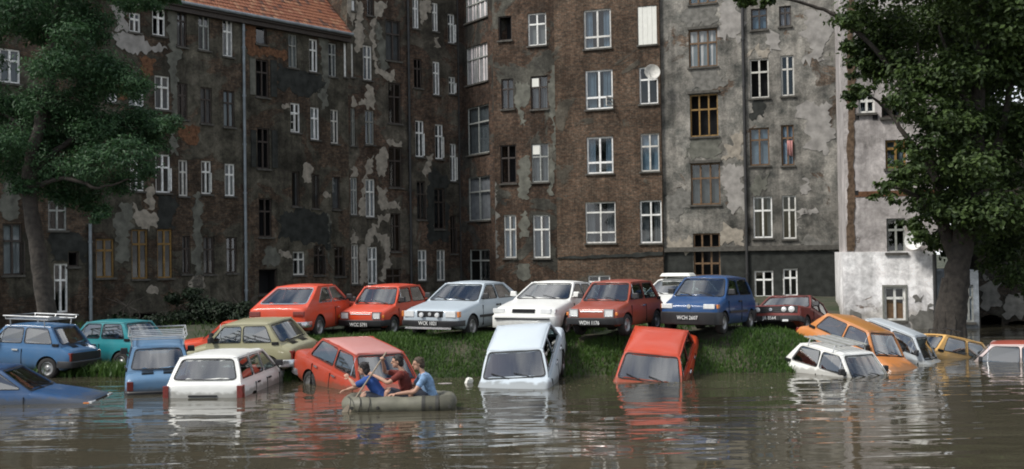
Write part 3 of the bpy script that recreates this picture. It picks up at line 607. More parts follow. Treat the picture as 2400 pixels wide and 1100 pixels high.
# --- stairwell bay in the inner corner
mat = facade_mat('corner_brickwork', (.090, .050, .032), (.050, .034, .026), (.075, .066, .055), (.035, .033, .028), (.085, .080, .068), .40, 3, .4, .55)
fc = Facade('stairwell_bay', 'narrow stairwell bay with big pale windows in the inner corner', 'building', (1078, 65.0), (1162, 61.6), -.2, 23, mat, 6)
for w in [(1090, -14, 1142, 47, 'l', 'pf'), (1092, 106, 1143, 195, 'l', 'pf'), (1095, 249, 1146, 361, 'g', ''), (1097, 414, 1149, 517, 'g', 'x'), (1100, 585, 1148, 662, 'g', 'n')]: fc.window(*w)  # top two: pale sheet close behind the glass, sky reflection put into its colour
fc.wall()
# --- dark brick house
mat = facade_mat('dark_brickwork', (.105, .060, .038), (.058, .040, .029), (.095, .082, .066), (.060, .058, .050), (.12, .115, .095), .36, 4, .4, .5)
fd = Facade('dark_brick_house', 'dark brick house with grey streaks of plaster between narrow windows', 'building', (1162, 61.6), (1312, 60.3), -.2, 23, mat, 8)
for w in [(1168, 38, 1199, 95, 'k', 'x'), (1237, 31, 1280, 107, 'w', 'ct'), (1175, 185, 1204, 256, 'd', 'g'), (1244, 178, 1284, 256, 'd', 'g'), (1173, 340, 1210, 430, 'd', 'x'), (1246, 337, 1286, 427, 'g', ''), (1181, 504, 1210, 605, 'w', 'b'), (1249, 504, 1289, 605, 'w', 'b')]: fd.window(*w)
fd.wall()
z5 = lambda pts: [(1040 + x * .3455, y * .3455) for x, y in pts]
z6 = lambda pts: [(1040 + x * .3273, 360 + y * .3273) for x, y in pts]
for pts, mt in [(z5([(485, 550), (578, 560), (575, 700), (530, 720), (545, 860), (520, 850), (480, 700)]), 'greyp'), (z5([(720, 560), (760, 440), (775, 560), (765, 700), (755, 1000), (740, 1050), (730, 800)]), 'greyp'), (z6([(530, 50), (620, 20), (615, 320), (540, 320)]), 'greyp'),
                (z6([(750, 50), (780, 30), (790, 290), (760, 300)]), 'greyp'), (z6([(545, 440), (600, 430), (610, 600), (550, 610)]), 'greyp'), (z6([(540, 790), (605, 790), (610, 900), (545, 900)]), 'greyp'), (z6([(370, 200), (385, 560), (370, 900), (355, 900), (360, 400)]), 'cement')]: fd.patch(pts, mt)
fd.box('white_card', 1246, 184, 1262, 204, .06, .09, 'board'); fd.box('white_card', 1248, 340, 1266, 362, .06, .09, 'board')
# --- lighter brick house
mat = facade_mat('brown_brickwork', (.128, .076, .048), (.066, .046, .032), (.112, .098, .078), (.070, .062, .050), (.13, .115, .09), .22, 5, .4, .45, 1.0, .25)
fe = Facade('brown_brick_house', 'bare brown brick house with wide white windows above the white car', 'building', (1310, 60.3), (1557, 58.3), -.2, 23, mat, 8, .25)
for w in [(1368, 22, 1432, 114, 'f', ''), (1372, 164, 1436, 256, 'f', 'R'), (1498, 157, 1542, 244, 'w', 'h'), (1375, 321, 1437, 407, 'f', ''), (1501, 313, 1545, 402, 'w', 'b'), (1372, 474, 1443, 570, 'e', 'g'), (1500, 470, 1551, 570, 'w', 'g'), (1378, 646, 1430, 690, 'w', '')]: fe.window(*w)
fe.board(1495, 14, 1539, 105); fe.wall()
fe.patch(z6([(820, 745), (1640, 700), (1640, 730), (820, 760)]), 'darkp', .06, .02, 'string_course')
g = MB(); u, z = fe.loc(1534, 174)
pr = [(0, .0), (.15, .015), (.28, .06), (.40, .13), (.41, .12), (.28, .04), (0, -.02)]
dm = Matrix.Translation((u, -.55, z)) @ Matrix.Rotation(rad(-12), 4, 'X') @ Matrix.Rotation(rad(20), 4, 'Z'); g.lathe([(r, -a) for r, a in pr], dm, 24)
ds = g.build('satellite_dish', M['white_wood'], fe.root, 40); g = MB(); g.tube([(u, -.5, z), (u + .15, 0, z - .25)], .03, 6); g.tube([(u, -.55, z - .38), (u - .05, -.95, z - .05)], .015, 6); g.build('dish_arm', M['grey_wood'], ds)
# --- grey plastered house
mat = facade_mat('grey_render', (.15, .10, .07), (.09, .07, .055), (.13, .12, .10), (.080, .082, .074), (.31, .29, .255), .80, 6, .55, .4, 1.3, .3)
fg = Facade('grey_plaster_house', 'grey rendered house with peeling pale blotches left of the white annex', 'building', (1557, 58.3), (1992, 55.0), -.4, 23, mat, 8, .05)
for w in [(1614, -60, 1679, 9, 'v', 'bf'), (1614, 69, 1681, 157, 's', 'cf'), (1617, 221, 1683, 320, 'S', 'x'), (1619, 383, 1688, 480, 's', 'g'), (1625, 547, 1688, 648, 'v', 'x'), (1760, 20, 1798, 70, 'd', 'b'), (1826, 14, 1854, 62, 'd', 'p'), (1757, 138, 1802, 230, 'w', 'x'), (1830, 130, 1861, 225, 'w', ''),
          (1757, 300, 1803, 388, 'n', ''), (1831, 293, 1861, 388, 'n', 'x'), (1765, 461, 1810, 558, 'w', 'g'), (1833, 458, 1866, 560, 'w', ''), (1768, 635, 1812, 697, 'w', ''), (1835, 630, 1869, 694, 'w', 'L')]: fg.window(*w)
fg.wall()
z7 = lambda pts: [(1560 + x * .3455, y * .3455) for x, y in pts]
z8 = lambda pts: [(1560 + x * .3273, 360 + y * .3273) for x, y in pts]
for pts, mt in [(z7([(370, 0), (500, 0), (505, 290), (400, 295), (350, 220), (380, 170)]), 'pinkp'), (z7([(940, 80), (1130, 60), (1110, 250), (1080, 320), (1080, 410), (920, 420), (940, 250)]), 'pinkp'), (z7([(550, 330), (640, 340), (690, 320), (690, 385), (560, 390)]), 'cream'),
                (z7([(90, 100), (150, 20), (330, 30), (350, 170), (150, 180)]), 'cement'), (z7([(930, 700), (1130, 720), (1150, 930), (1080, 1060), (930, 1000), (960, 850)]), 'pinkp'), (z8([(400, 100), (560, 120), (560, 410), (455, 410), (430, 240)]), 'pinkp'),
                (z8([(970, 190), (1030, 210), (1020, 290), (970, 300)]), 'pinkp'), (z8([(960, 400), (1090, 405), (1085, 432), (985, 440), (975, 540), (958, 530)]), 'pinkp'), (z8([(410, 560), (470, 530), (560, 600), (560, 662), (400, 662)]), 'cream'), (z8([(20, 300), (150, 250), (180, 380), (100, 480), (30, 470)]), 'cement'),
                (z8([(20, 590), (180, 600), (185, 680), (20, 680)]), 'cream'), (z8([(960, 620), (1120, 620), (1250, 640), (1250, 665), (960, 668)]), 'cement'), (z7([(480, 900), (520, 880), (520, 1090), (380, 1090), (400, 1000)]), 'cream'), (z7([(690, 260), (740, 220), (760, 300), (730, 370), (690, 340)]), 'pinkp'),
                (z7([(600, 680), (660, 680), (670, 790), (570, 800)]), 'darkp'), (z8([(630, 130), (740, 130), (740, 250), (620, 270)]), 'greyp'), (z7([(200, 470), (340, 470), (390, 600), (150, 620)]), 'cement'), (z7([(170, 930), (350, 930), (380, 1080), (130, 1080)]), 'greyp')]: fg.patch(pts, mt, .02, .14)
fg.patch([(1557, 592), (1620, 590), (1750, 588), (1970, 586), (1990, 586), (1990, 760), (1557, 760)], 'darkp', .012, .03, 'plinth_render')
fg.box('cornice', 1558, 577, 1978, 588, -.16, .0, 'stone'); fg.pipe(1740, -10, 1748, 690, .08, 'iron_dark')
for a_ in ((1612, 62, 1684, 68), (1612, 213, 1686, 219), (1616, 376, 1690, 382)): fg.box('lintel', *a_, -.12, .0, 'stone')
# laundry on a window sill
g = MB(); u0, z0, u1, z1 = fg.rect(1846, 330, 1858, 366); vs = []
for i in range(6):
    x = u0 + (u1 - u0) * i / 5; vs += [(x, -.14 + .03 * math.sin(i * 2), z0 + .05 * math.sin(i)), (x, -.12 + .02 * math.sin(i * 2), z1), (x, .1, z1 + .01)]
g.add(vs, [(3 * i + k, 3 * i + 3 + k, 3 * i + 4 + k, 3 * i + 1 + k) for i in range(5) for k in (0, 1)])
ld = g.build('hanging_laundry', plain('pink_cloth', (.55, .26, .24), .9, var=.1), None, 60); ld.matrix_world = Matrix.Translation(fg.A) @ Matrix.Rotation(fg.rot, 4, 'Z'); tag(ld, 'pink cloth hung out of a brown window of the grey house', 'laundry')
ld.modifiers.new('thick', 'SOLIDIFY').thickness = .012
# --- white annex on the right with bare brick corner
mat = facade_mat('white_limewash', (.30, .20, .15), (.22, .16, .12), (.25, .22, .20), (.64, .62, .61), (.86, .85, .84), .98, 7, .8, .2, .6, .18, .9)
mat2 = facade_mat('pink_limewash', (.20, .12, .08), (.14, .09, .065), (.17, .15, .13), (.34, .315, .30), (.50, .465, .45), .95, 8, .7, .2, .6, .2)
zm = at(2080, 590, 40.0).z
fh = Facade('white_annex', 'white limewashed annex with pinkish upper floors behind the right tree trunk', 'building', (1975, 40.0), (2192, 39.2), -1.0, zm, mat, 11)
fh.window(2073, 672, 2122, 752, 'w', 'n'); fh.wall()
u0, z0, u1, z1 = fh.rect(2079, 712, 2117, 748); g = MB(); g.box((u0, .10, z0), (u1, .14, z1)); g.build('brown_shutter_board', M['brown_wood'], fh.root)
u0, z0, u1, z1 = fh.rect(2068, 668, 2127, 757); g = MB()
for a, b, c, d in ((u0, z0, u0 + .07, z1), (u1 - .07, z0, u1, z1), (u0 + .07, z1 - .07, u1 - .07, z1), (u0 + .07, z0, u1 - .07, z0 + .09)): g.box((a, -.03, b), (c, .09, d))
g.build('window_surround', M['grey_wood'], fh.root)
fu = Facade('annex_upper_floor', 'pinkish rendered upper storeys over the white annex wall', 'building', (1984, 40.0), (2210, 39.15), zm, 20, mat2, 11)
fu.root.parent = None
for w in [(2075, 328, 2123, 395, 'o', 'bf'), (2078, 512, 2122, 592, 'g', 'n'), (2012, 222, 2050, 265, 'w', 'b'), (2066, 228, 2112, 275, 'd', 'g')]: fu.window(*w)
fu.wall(); fu.box('string_course', 2000, 447, 2192, 460, -.02, .0, 'redbrick')
for a_ in ((2003, 268, 2013, 281), (2045, 268, 2057, 281), (2002, 447, 2012, 458)): fu.box('joist_hole', *a_, -.024, .0, 'interior')
fu.patch([(1985, -40), (2001, -40), (2002, 300), (2001, 589), (1985, 589)], 'quoin', .03, .025, 'brick_quoin')
u, z = fu.loc(2143, 565); g = MB(); dm = Matrix.Translation((u, -.35, z)) @ Matrix.Rotation(rad(-10), 4, 'X') @ Matrix.Rotation(rad(-30), 4, 'Z'); g.lathe([(r * .85, -a) for r, a in pr], dm, 24)
ds = g.build('satellite_dish', M['white_wood'], fu.root, 40); g = MB(); g.tube([(u, -.32, z), (u + .1, 0, z - .2)], .03, 6); g.tube([(u, -.35, z - .3), (u, -.75, z - .05)], .015, 6); g.build('dish_arm', M['grey_wood'], ds)
# patches where the limewash has fallen off the foot of the wall
for pts in ([(2135, 735), (2190, 715), (2190, 790), (2140, 795)], [(1985, 745), (2020, 735), (2040, 780), (1990, 790)], [(2140, 690), (2165, 690), (2160, 712), (2142, 710)]): fh.patch(pts, 'cement', .012, .12)
fh.pipe(2189, 596, 2189, 800, .07, 'iron_dark')
# low bluish outhouse right of the trunk and the old stone wall
mat = facade_mat('bluish_limewash', (.2, .15, .12), (.15, .12, .1), (.2, .18, .17), (.28, .31, .34), (.40, .44, .48), .98, 9, .8, .2, .6, .15, .7)
fi = Facade('bluish_outhouse', 'narrow bluish outhouse wall with a tall window right of the trunk', 'building', (2194, 39.6), (2292, 39.2), -1, at(2290, 634, 39.4).z, mat, 5)
fi.window(2258, 668, 2282, 755, 'g', 'bf'); fi.wall()
mat = facade_mat('rubble_wall', (.10, .075, .055), (.06, .05, .04), (.085, .08, .07), (.05, .05, .042), (.10, .09, .075), .45, 10, .9, .5, 1.6, .3, .8)
fj = Facade('old_stone_wall', 'old stained stone wall with dark arched openings at the right edge', 'wall', (2292, 41.0), (3500, 38.5), -1, 6.5, mat, 2)
for x0, y0, x1, y1 in ((2355, 752, 2420, 830), (2300, 738, 2348, 830)):
    u0, z0, u1, z1 = fj.rect(x0, y0, x1, y1); z1a = z1
    n_ = 7
    for i in range(n_):
        a = -1 + 2 * i / n_; b = -1 + 2 * (i + 1) / n_; hh = z1a - (u1 - u0) * .28 * (1 - math.sqrt(max(0, 1 - ((a + b) / 2) ** 2)))
        fj.holes.append(tuple(round(v, 4) for v in (u0 + (u1 - u0) * (a + 1) / 2, z0, u0 + (u1 - u0) * (b + 1) / 2, hh)))
fj.wall()
for pts in ([(2300, 640), (2340, 650), (2345, 720), (2310, 730)], [(2350, 690), (2400, 690), (2400, 735), (2350, 738)]): fj.patch(pts, 'cement', .02, .12)
# low kerb wall at the foot of the grey house
g = MB(); P0 = at(1840, 722, 52.0); P1 = at(1978, 716, 50.0); g.bar((P0.x, P0.y, P0.z - .5), (P1.x, P1.y, P1.z - .5), .35, 1.0); kw = g.build('low_wall', M['cement']); tag(kw, 'low pale kerb wall at the foot of the grey house', 'wall')
# ------------------------------------------------------------------ trees
M['bark'] = plain('dark_bark', (.040, .034, .028), .95, var=.45, scale=7, bump=1.0, bscale=14)
def leaf_cloud(name, clusters, n, size, mat, parent, droop=.25, elong=2.0, fold=True):
    """thousands of separate leaves spread through the crown; clusters: (centre, radii)"""
    vol = np.array([c[1][0] * c[1][1] * c[1][2] for c in clusters]) ** .62; vol /= vol.sum(); cnt = rng.multinomial(n, vol)
    P = []; O = []
    for (c, r), k in zip(clusters, cnt):
        nsub = max(5, int(k / 45)); d0 = rng.normal(0, 1, (nsub, 3)); d0 /= np.linalg.norm(d0, axis=1)[:, None]
        sub = np.asarray(c) + d0 * np.asarray(r) * (rng.uniform(.35, 1.0, (nsub, 1)) ** .6)
        wh = rng.integers(0, nsub, k); sr = np.asarray(r).mean() * .27
        off = rng.normal(0, 1, (k, 3)) * sr * [1.15, 1.15, .55]
        P.append(sub[wh] + off); O.append((sub[wh] - np.asarray(c)) / np.asarray(r) * .6 + off / sr * .35)
    P = np.concatenate(P); O = np.concatenate(O); k = len(P)
    nrm = O + rng.normal(0, .55, (k, 3)) + [0, 0, .9]; nrm /= np.linalg.norm(nrm, axis=1)[:, None]
    t = np.cross(nrm, rng.normal(0, 1, (k, 3))); t[:, 2] -= droop; t -= nrm * (t * nrm).sum(1)[:, None]; t /= np.linalg.norm(t, axis=1)[:, None] + 1e-9; b = np.cross(nrm, t)
    s = size * rng.uniform(.6, 1.3, (k, 1)); hl, hw = s * elong / 2, s / 2
    V = np.stack([P - t * hl, P + b * hw + nrm * s * .12, P + t * hl - nrm * s * .2, P - b * hw + nrm * s * .12], 1).reshape(-1, 3)
    F = [(i, i + 1, i + 2, i + 3) for i in range(0, 4 * k, 4)]
    me = bpy.data.meshes.new(name); me.from_pydata(V.tolist(), [], F); me.materials.append(mat); me.update()
    return tag(link(name, me, parent), kind='stuff')
def limb(mb, pts, r0, r1, n=10, wob=.05):
    pts = [Vector(p) for p in pts]; out = []; k = len(pts)
    for i in range(k - 1):
        p0, p1, p2, p3 = pts[max(i - 1, 0)], pts[i], pts[i + 1], pts[min(i + 2, k - 1)]
        for j in range(5):
            t = j / 5; out.append(.5 * ((2 * p1) + (p2 - p0) * t + (2 * p0 - 5 * p1 + 4 * p2 - p3) * t * t + (3 * p1 - p0 - 3 * p2 + p3) * t ** 3) + Vector([random.gauss(0, wob * .3) for _ in range(3)]))
    out.append(pts[-1]); rs = [(r0 + (r1 - r0) * (i / (len(out) - 1)) ** .8) * random.uniform(.93, 1.07) for i in range(len(out))]
    mb.tube(out, rs, n)
def clus(lst, Y, dy, seed):
    """crown clumps from where they stand: (px, py, radius px, depth offset)"""
    rr = random.Random(seed); out = []
    for c in lst:
        y = Y + (c[3] if len(c) > 3 else rr.uniform(-dy, dy)); p = at(c[0], c[1], y); r = c[2] / FOC * y; out.append(((p.x, p.y, p.z), (r, r * 1.1, r * .72)))
    return out
# left tree: leaning trunk, feathery layered crown
LY = 30.5
lb = at(112, 770, LY); lt = thing('leaning_tree', 'leaning tree with dark feathery crown in front of the left tenement', 'tree', (lb.x, lb.y, 0))
rel = lambda px, py, Y, o: tuple(at(px, py, Y) - Vector(o.location))
mb = MB(); limb(mb, [rel(116, 790, LY, lt), rel(104, 690, LY, lt), rel(88, 580, LY, lt), rel(72, 480, LY, lt), rel(70, 400, LY, lt), rel(90, 300, LY - .2, lt), rel(120, 180, LY, lt), rel(140, 40, LY, lt), rel(150, -120, LY, lt)], .29, .10, 14)
mb.build('trunk', M['bark'], lt, 60)
for pts, r in (((( 75, 420), (150, 340), (250, 300), (360, 280)), .13), (((85, 320), (160, 220), (250, 170), (320, 190)), .10), (((72, 440), (150, 420), (230, 440), (300, 420)), .09), (((80, 350), (30, 280), (-40, 250)), .10), (((120, 180), (190, 100), (240, 40)), .09), (((130, 100), (60, 40), (0, 20)), .08), (((145, -40), (260, -50), (380, -10)), .08)):
    mb = MB(); limb(mb, [rel(p[0], p[1], LY + (i * .25 if r > .09 else -i * .25), lt) for i, p in enumerate(pts)], r, .02, 7); mb.build('branch', M['bark'], lt, 60)
LC = [(40, 25, 70), (130, 25, 75), (205, 45, 55), (95, 75, 40), (225, 85, 30), (170, 90, 45), (125, 150, 55), (190, 145, 60), (250, 165, 55), (300, 195, 45), (330, 215, 32), (225, 205, 55), (35, 255, 50), (110, 235, 60), (180, 255, 55), (15, 330, 50), (90, 320, 60), (170, 310, 65), (240, 305, 60), (300, 290, 60), (355, 290, 48), (395, 290, 28),
      (45, 395, 55), (130, 390, 60), (220, 380, 60), (300, 370, 55), (350, 340, 40), (335, 400, 30), (140, 445, 42), (200, 445, 42), (290, 430, 40), (222, 480, 32), (236, 508, 20), (165, 465, 32), (60, 440, 30), (290, 0, 36), (350, 2, 34), (395, -5, 26), (300, -60, 70), (180, -80, 90), (50, -90, 100), (-60, 40, 80), (-60, 240, 80), (-50, 360, 60), (-30, 140, 36)]
M['leaf_left'] = leaf_mat('feathery_leaves', (.015, .044, .022), (.064, .140, .052), .36, .9)
_o = Vector(lt.location); cl = [((c[0] - _o.x, c[1] - _o.y, c[2] - _o.z), r) for c, r in clus(LC, LY, 1.5, 3)]
leaf_cloud('crown', cl, 92000, .046, M['leaf_left'], lt, .5, 2.6)
# right tree: stout forked trunk, broad leaves
RY = 35.0
rb_ = at(2225, 800, RY); rt = thing('broad_tree', 'large broadleaf tree with stout forked trunk right of the white annex', 'tree', (rb_.x, rb_.y, -.3))
mb = MB(); limb(mb, [rel(2222, 830, RY, rt), rel(2232, 740, RY, rt), rel(2240, 660, RY, rt), rel(2250, 600, RY, rt), rel(2262, 540, RY, rt), rel(2285, 440, RY, rt), rel(2290, 280, RY, rt), rel(2300, 100, RY, rt), rel(2310, -150, RY, rt)], .52, .14, 16)
for i in range(7):
    a = i * .9 + .2; x = math.cos(a) * .48; y = math.sin(a) * .48; limb(mb, [(x * 1.15, y * 1.15, -.6), (x * .80, y * .80, .5), (x * .35 + .08, y * .35, 2.2)], .20, .10, 6)
mb.build('trunk', M['bark'], rt, 60)
for pts, r in ((((2246, 620), (2215, 540), (2195, 420), (2170, 280), (2150, 100)), .30), (((2195, 420), (2130, 330), (2080, 260), (2030, 220)), .13), (((2215, 540), (2160, 470), (2100, 440), (2060, 450)), .11), (((2285, 440), (2340, 330), (2370, 200), (2400, 60)), .22), (((2290, 300), (2240, 180), (2200, 60)), .14),
               (((2170, 280), (2080, 150), (1975, 45), (1905, 16), (1835, -3), (1760, -20)), .10), (((2262, 540), (2330, 500), (2400, 470), (2460, 460)), .16)):
    mb = MB(); limb(mb, [rel(p[0], p[1], RY + (.0 if i < 1 else random.uniform(-.5, .5)), rt) for i, p in enumerate(pts)], r, .03, 8); mb.build('branch', M['bark'], rt, 60)
RC = [(2005, 35, 48), (2060, 60, 60), (2020, 110, 48), (2070, 140, 60), (2020, 160, 34), (2000, 225, 22), (2020, 205, 26), (1995, 250, 14), (2150, 60, 85), (2120, 140, 60), (2250, 40, 80), (2350, 50, 85), (2150, 190, 70), (2230, 170, 70), (2330, 180, 80), (2385, 150, 60), (2125, 240, 40), (2180, 270, 55), (2240, 290, 70), (2330, 290, 80), (2395, 290, 60), (2165, 345, 45), (2200, 390, 60), (2130, 395, 36), (2140, 430, 45),
      (2100, 420, 30), (2070, 440, 22), (2050, 462, 14), (2095, 465, 16), (2280, 390, 75), (2365, 400, 80), (2165, 480, 45), (2230, 490, 65), (2135, 520, 26), (2160, 545, 30), (2195, 560, 34), (2310, 500, 75), (2385, 540, 70), (2360, 620, 50), (2400, 660, 50), (2330, 580, 40), (2450, 100, 100), (2460, 300, 100), (2460, 500, 90), (2300, -60, 110), (2150, -60, 100), (2030, -50, 70), (2420, -60, 110), (1985, 60, 26), (1990, 110, 20)]
M['leaf_right'] = leaf_mat('broad_leaves', (.012, .025, .010), (.080, .128, .030), .36, .6)
_o = Vector(rt.location); cl = [((c[0] - _o.x, c[1] - _o.y, c[2] - _o.z), r) for c, r in clus(RC, RY, 1.9, 5)]
leaf_cloud('crown', cl, 64000, .108, M['leaf_right'], rt, .45, 1.6)
cl = [((c[0] - _o.x, c[1] - _o.y, c[2] - _o.z), r) for c, r in clus([(1730, 3, 14), (1760, -4, 20), (1800, -2, 18), (1785, 12, 9), (1745, 14, 8)], RY, .3, 5)]
leaf_cloud('branch_leaves', cl, 900, .11, M['leaf_right'], rt, .45, 1.6)
# dark trees beyond the outhouse close the view on the right
M['leaf_far'] = leaf_mat('far_leaves', (.010, .020, .008), (.034, .056, .018), .2, .6)
for i, (px, py, Y, label, cs) in enumerate(((2330, 740, 46, 'dense dark tree filling the gap behind the right trunk', [(2260, 60, 90), (2330, 120, 100), (2250, 230, 80), (2330, 300, 100), (2260, 400, 80), (2340, 470, 90), (2270, 560, 60), (2230, 330, 50), (2330, 600, 60), (2240, 130, 60), (2230, 480, 40)]),
                                            (2440, 740, 44, 'dark bushy tree leaning in at the right edge', [(2430, 120, 110), (2440, 330, 110), (2430, 520, 90), (2400, 620, 60), (2480, 620, 90), (2450, 0, 110)]), (2720, 740, 45, 'tall dark tree over the stone wall beyond the right edge', [(2600, 150, 120), (2760, 100, 130), (2650, 330, 120), (2800, 350, 120), (2700, 520, 110), (2580, 470, 80), (2850, 540, 90)]))):
    b_ = at(px, py, Y); t_ = thing('shade_tree', label, 'tree', (b_.x, b_.y, 0)); mb = MB(); limb(mb, [(0, 0, -.6), (.2, 0, 3), (-.2, .2, 7), (.1, 0, 11)], .32, .08, 10); mb.build('trunk', M['bark'], t_, 60)
    _o = Vector(t_.location); leaf_cloud('crown', [((c[0] - _o.x, c[1] - _o.y, c[2] - _o.z), r) for c, r in clus(cs, Y, 1.5, 11 + i)], 15000, .20, M['leaf_far'], t_, .4, 1.5)
# creepers and bushes at the foot of the left tenement
M['leaf_bush'] = leaf_mat('bush_leaves', (.007, .015, .007), (.022, .040, .016), .2, 1.2)
for i, (px, py, Y, label, cs, n_) in enumerate(((480, 765, 47, 'dark climbing bush against the left tenement below the blind windows', [(430, 745, 30), (470, 720, 35), (500, 745, 36), (545, 750, 30), (410, 700, 20), (450, 690, 22), (385, 755, 25)], 7000), (555, 765, 46, 'low bush beside the drainpipe and the orange hatchback', [(530, 730, 26), (560, 745, 28), (575, 720, 18)], 3000), (300, 765, 45, 'scrubby bush above the teal car roof', [(280, 750, 22), (320, 758, 20), (360, 755, 22)], 2600))):
    b_ = at(px, py, Y); t_ = thing('wall_bush', label, 'bush', (b_.x, b_.y, ground_z(b_.x, b_.y) if 0 else float(ground_z(b_.x, b_.y)))); mb = MB()
    for k in range(4): limb(mb, [(random.uniform(-.2, .2), 0, -.1), (random.uniform(-.5, .5), 0, .6), (random.uniform(-1, 1), .1, 1.2)], .04, .01, 5)
    tag(mb.build('stems', M['bark'], t_, 60), kind='stuff'); _o = Vector(t_.location); leaf_cloud('foliage', [((c[0] - _o.x, c[1] - _o.y, c[2] - _o.z), r) for c, r in clus(cs, Y, .3, 31 + i)], n_, .09, M['leaf_bush'], t_, .5, 1.6)
# ------------------------------------------------------------------ cars
SPEC = dict(
 mini=dict(L=3.05, W=1.377, H=1.335, zb=.82, ze=1.27, xc=.78, xwt=.36, xrt=-.88, xrb=-1.22, wb=.63, wr=.52, zt=.72, zn=.68, fa=.93, ra=-.91, rad=.265, hy=.46, hz=.57, bp=[-.20], fi=.10, ri=.20, hl='square', grille=None, taill=(.13, .20), quarter=False),
 sedan=dict(L=4.22, W=1.625, H=1.42, zb=.88, ze=1.35, xc=.82, xwt=.36, xrt=-1.1, xrb=-1.52, wb=.73, wr=.61, zt=.86, zn=.76, fa=1.32, ra=-1.19, rad=.29, hy=.58, hz=.62, bp=[-.30], fi=.10, ri=.14, hl='square', grille=(.40, .10), taill=(.14, .18), quarter=True),
 escort=dict(L=4.0, W=1.64, H=1.385, zb=.90, ze=1.32, xc=.80, xwt=.15, xrt=-1.0, xrb=-1.70, wb=.74, wr=.57, zt=.88, zn=.72, fa=1.25, ra=-1.15, rad=.29, hy=.58, hz=.62, bp=[-.32], fi=.12, ri=.34, hl='wide', grille=(.36, .10), taill=(.22, .18), quarter=False),
 coupe=dict(L=4.0, W=1.61, H=1.36, zb=.86, ze=1.30, xc=.75, xwt=.20, xrt=-.85, xrb=-1.72, wb=.73, wr=.57, zt=.82, zn=.72, fa=1.22, ra=-1.2, rad=.29, hy=.58, hz=.60, bp=[-.28], fi=.12, ri=.55, hl='square', grille=(.40, .09), taill=(.30, .13), quarter=False),
 vectra=dict(L=4.35, W=1.70, H=1.40, zb=.92, ze=1.34, xc=.92, xwt=.15, xrt=-1.0, xrb=-1.6, wb=.76, wr=.58, zt=.92, zn=.72, fa=1.32, ra=-1.28, rad=.30, hy=.60, hz=.65, bp=[-.30], fi=.14, ri=.22, hl='slim', grille=(.30, .065), taill=(.3, .15), quarter=False),
 cinq=dict(L=3.23, W=1.49, H=1.435, zb=.90, ze=1.36, xc=.90, xwt=.36, xrt=-1.15, xrb=-1.42, wb=.68, wr=.55, zt=.88, zn=.72, fa=1.1, ra=-1.1, rad=.27, hy=.53, hz=.67, bp=[-.25], fi=.14, ri=.16, hl='slim', grille=None, taill=(.15, .25), quarter=False),
 golf=dict(L=3.8, W=1.61, H=1.40, zb=.90, ze=1.33, xc=.75, xwt=.20, xrt=-1.2, xrb=-1.62, wb=.73, wr=.57, zt=.88, zn=.76, fa=1.2, ra=-1.2, rad=.29, hy=.55, hz=.64, bp=[-.35], fi=.12, ri=.30, hl='twin', grille=(.70, .12), taill=(.25, .17), quarter=False),
 estate=dict(L=4.2, W=1.66, H=1.44, zb=.90, ze=1.37, xc=.80, xwt=.15, xrt=-1.72, xrb=-1.98, wb=.75, wr=.60, zt=.88, zn=.74, fa=1.2, ra=-1.25, rad=.29, hy=.6, hz=.62, bp=[-.28, -1.02], fi=.12, ri=.14, hl='wide', grille=(.40, .09), taill=(.12, .46), quarter=False),
)
def round_poly(P, r, n=3):
    out = []; k = len(P)
    for i in range(k):
        p, a, b = Vector(P[i]), Vector(P[i - 1]), Vector(P[(i + 1) % k]); da, db = a - p, b - p
        ra, rb = min(r, da.length * .4), min(r, db.length * .4); A, B = p + da.normalized() * ra, p + db.normalized() * rb
        for j in range(n + 1):
            t = j / n; out.append(A * (1 - t) ** 2 + p * 2 * t * (1 - t) + B * t * t)
    return out
def resample(P, step):
    out = []
    for i, a in enumerate(P):
        a = Vector(a); b = Vector(P[(i + 1) % len(P)]); k = max(1, int((b - a).length / step))
        out += [a.lerp(b, j / k) for j in range(k)]
    return out
def offset_poly(P, d):
    c = sum(P, Vector((0, 0))) / len(P); out = []
    k = len(P)
    for i in range(k):
        t = (P[(i + 1) % k] - P[i - 1]).normalized(); nn = Vector((t.y, -t.x))
        if nn.dot(P[i] - c) < 0: nn = -nn
        out.append(P[i] + nn * d)
    return out
def panel(mb, outer, holes, fmap, mi=0):
    """flat-sheet panel with cut-outs, in metric (a, b) coordinates carried into the car by fmap"""
    allp = list(outer); polys = [[Vector((p.x, p.y, 0)) for p in outer]]
    for h in holes: allp += list(h); polys.append([Vector((p.x, p.y, 0)) for p in h])
    tri = tessellate_polygon(polys); mb.add([fmap(p.x, p.y) for p in allp], [tuple(t) for t in tri], mi)
def finish(o, thick, off=-1):
    md = o.modifiers.new('thick', 'SOLIDIFY'); md.thickness = thick; md.offset = off
def text_mesh(body, size):
    cu = bpy.data.curves.new('lettering', 'FONT'); cu.body = body; cu.size = size; cu.align_x = 'CENTER'; cu.align_y = 'CENTER'; cu.extrude = .004; cu.resolution_u = 2
    tmp = bpy.data.objects.new('lettering_tmp', cu); COL.objects.link(tmp); dg = bpy.context.evaluated_depsgraph_get(); dg.update()
    me = bpy.data.meshes.new_from_object(tmp.evaluated_get(dg)); bpy.data.objects.remove(tmp); bpy.data.curves.remove(cu); return me

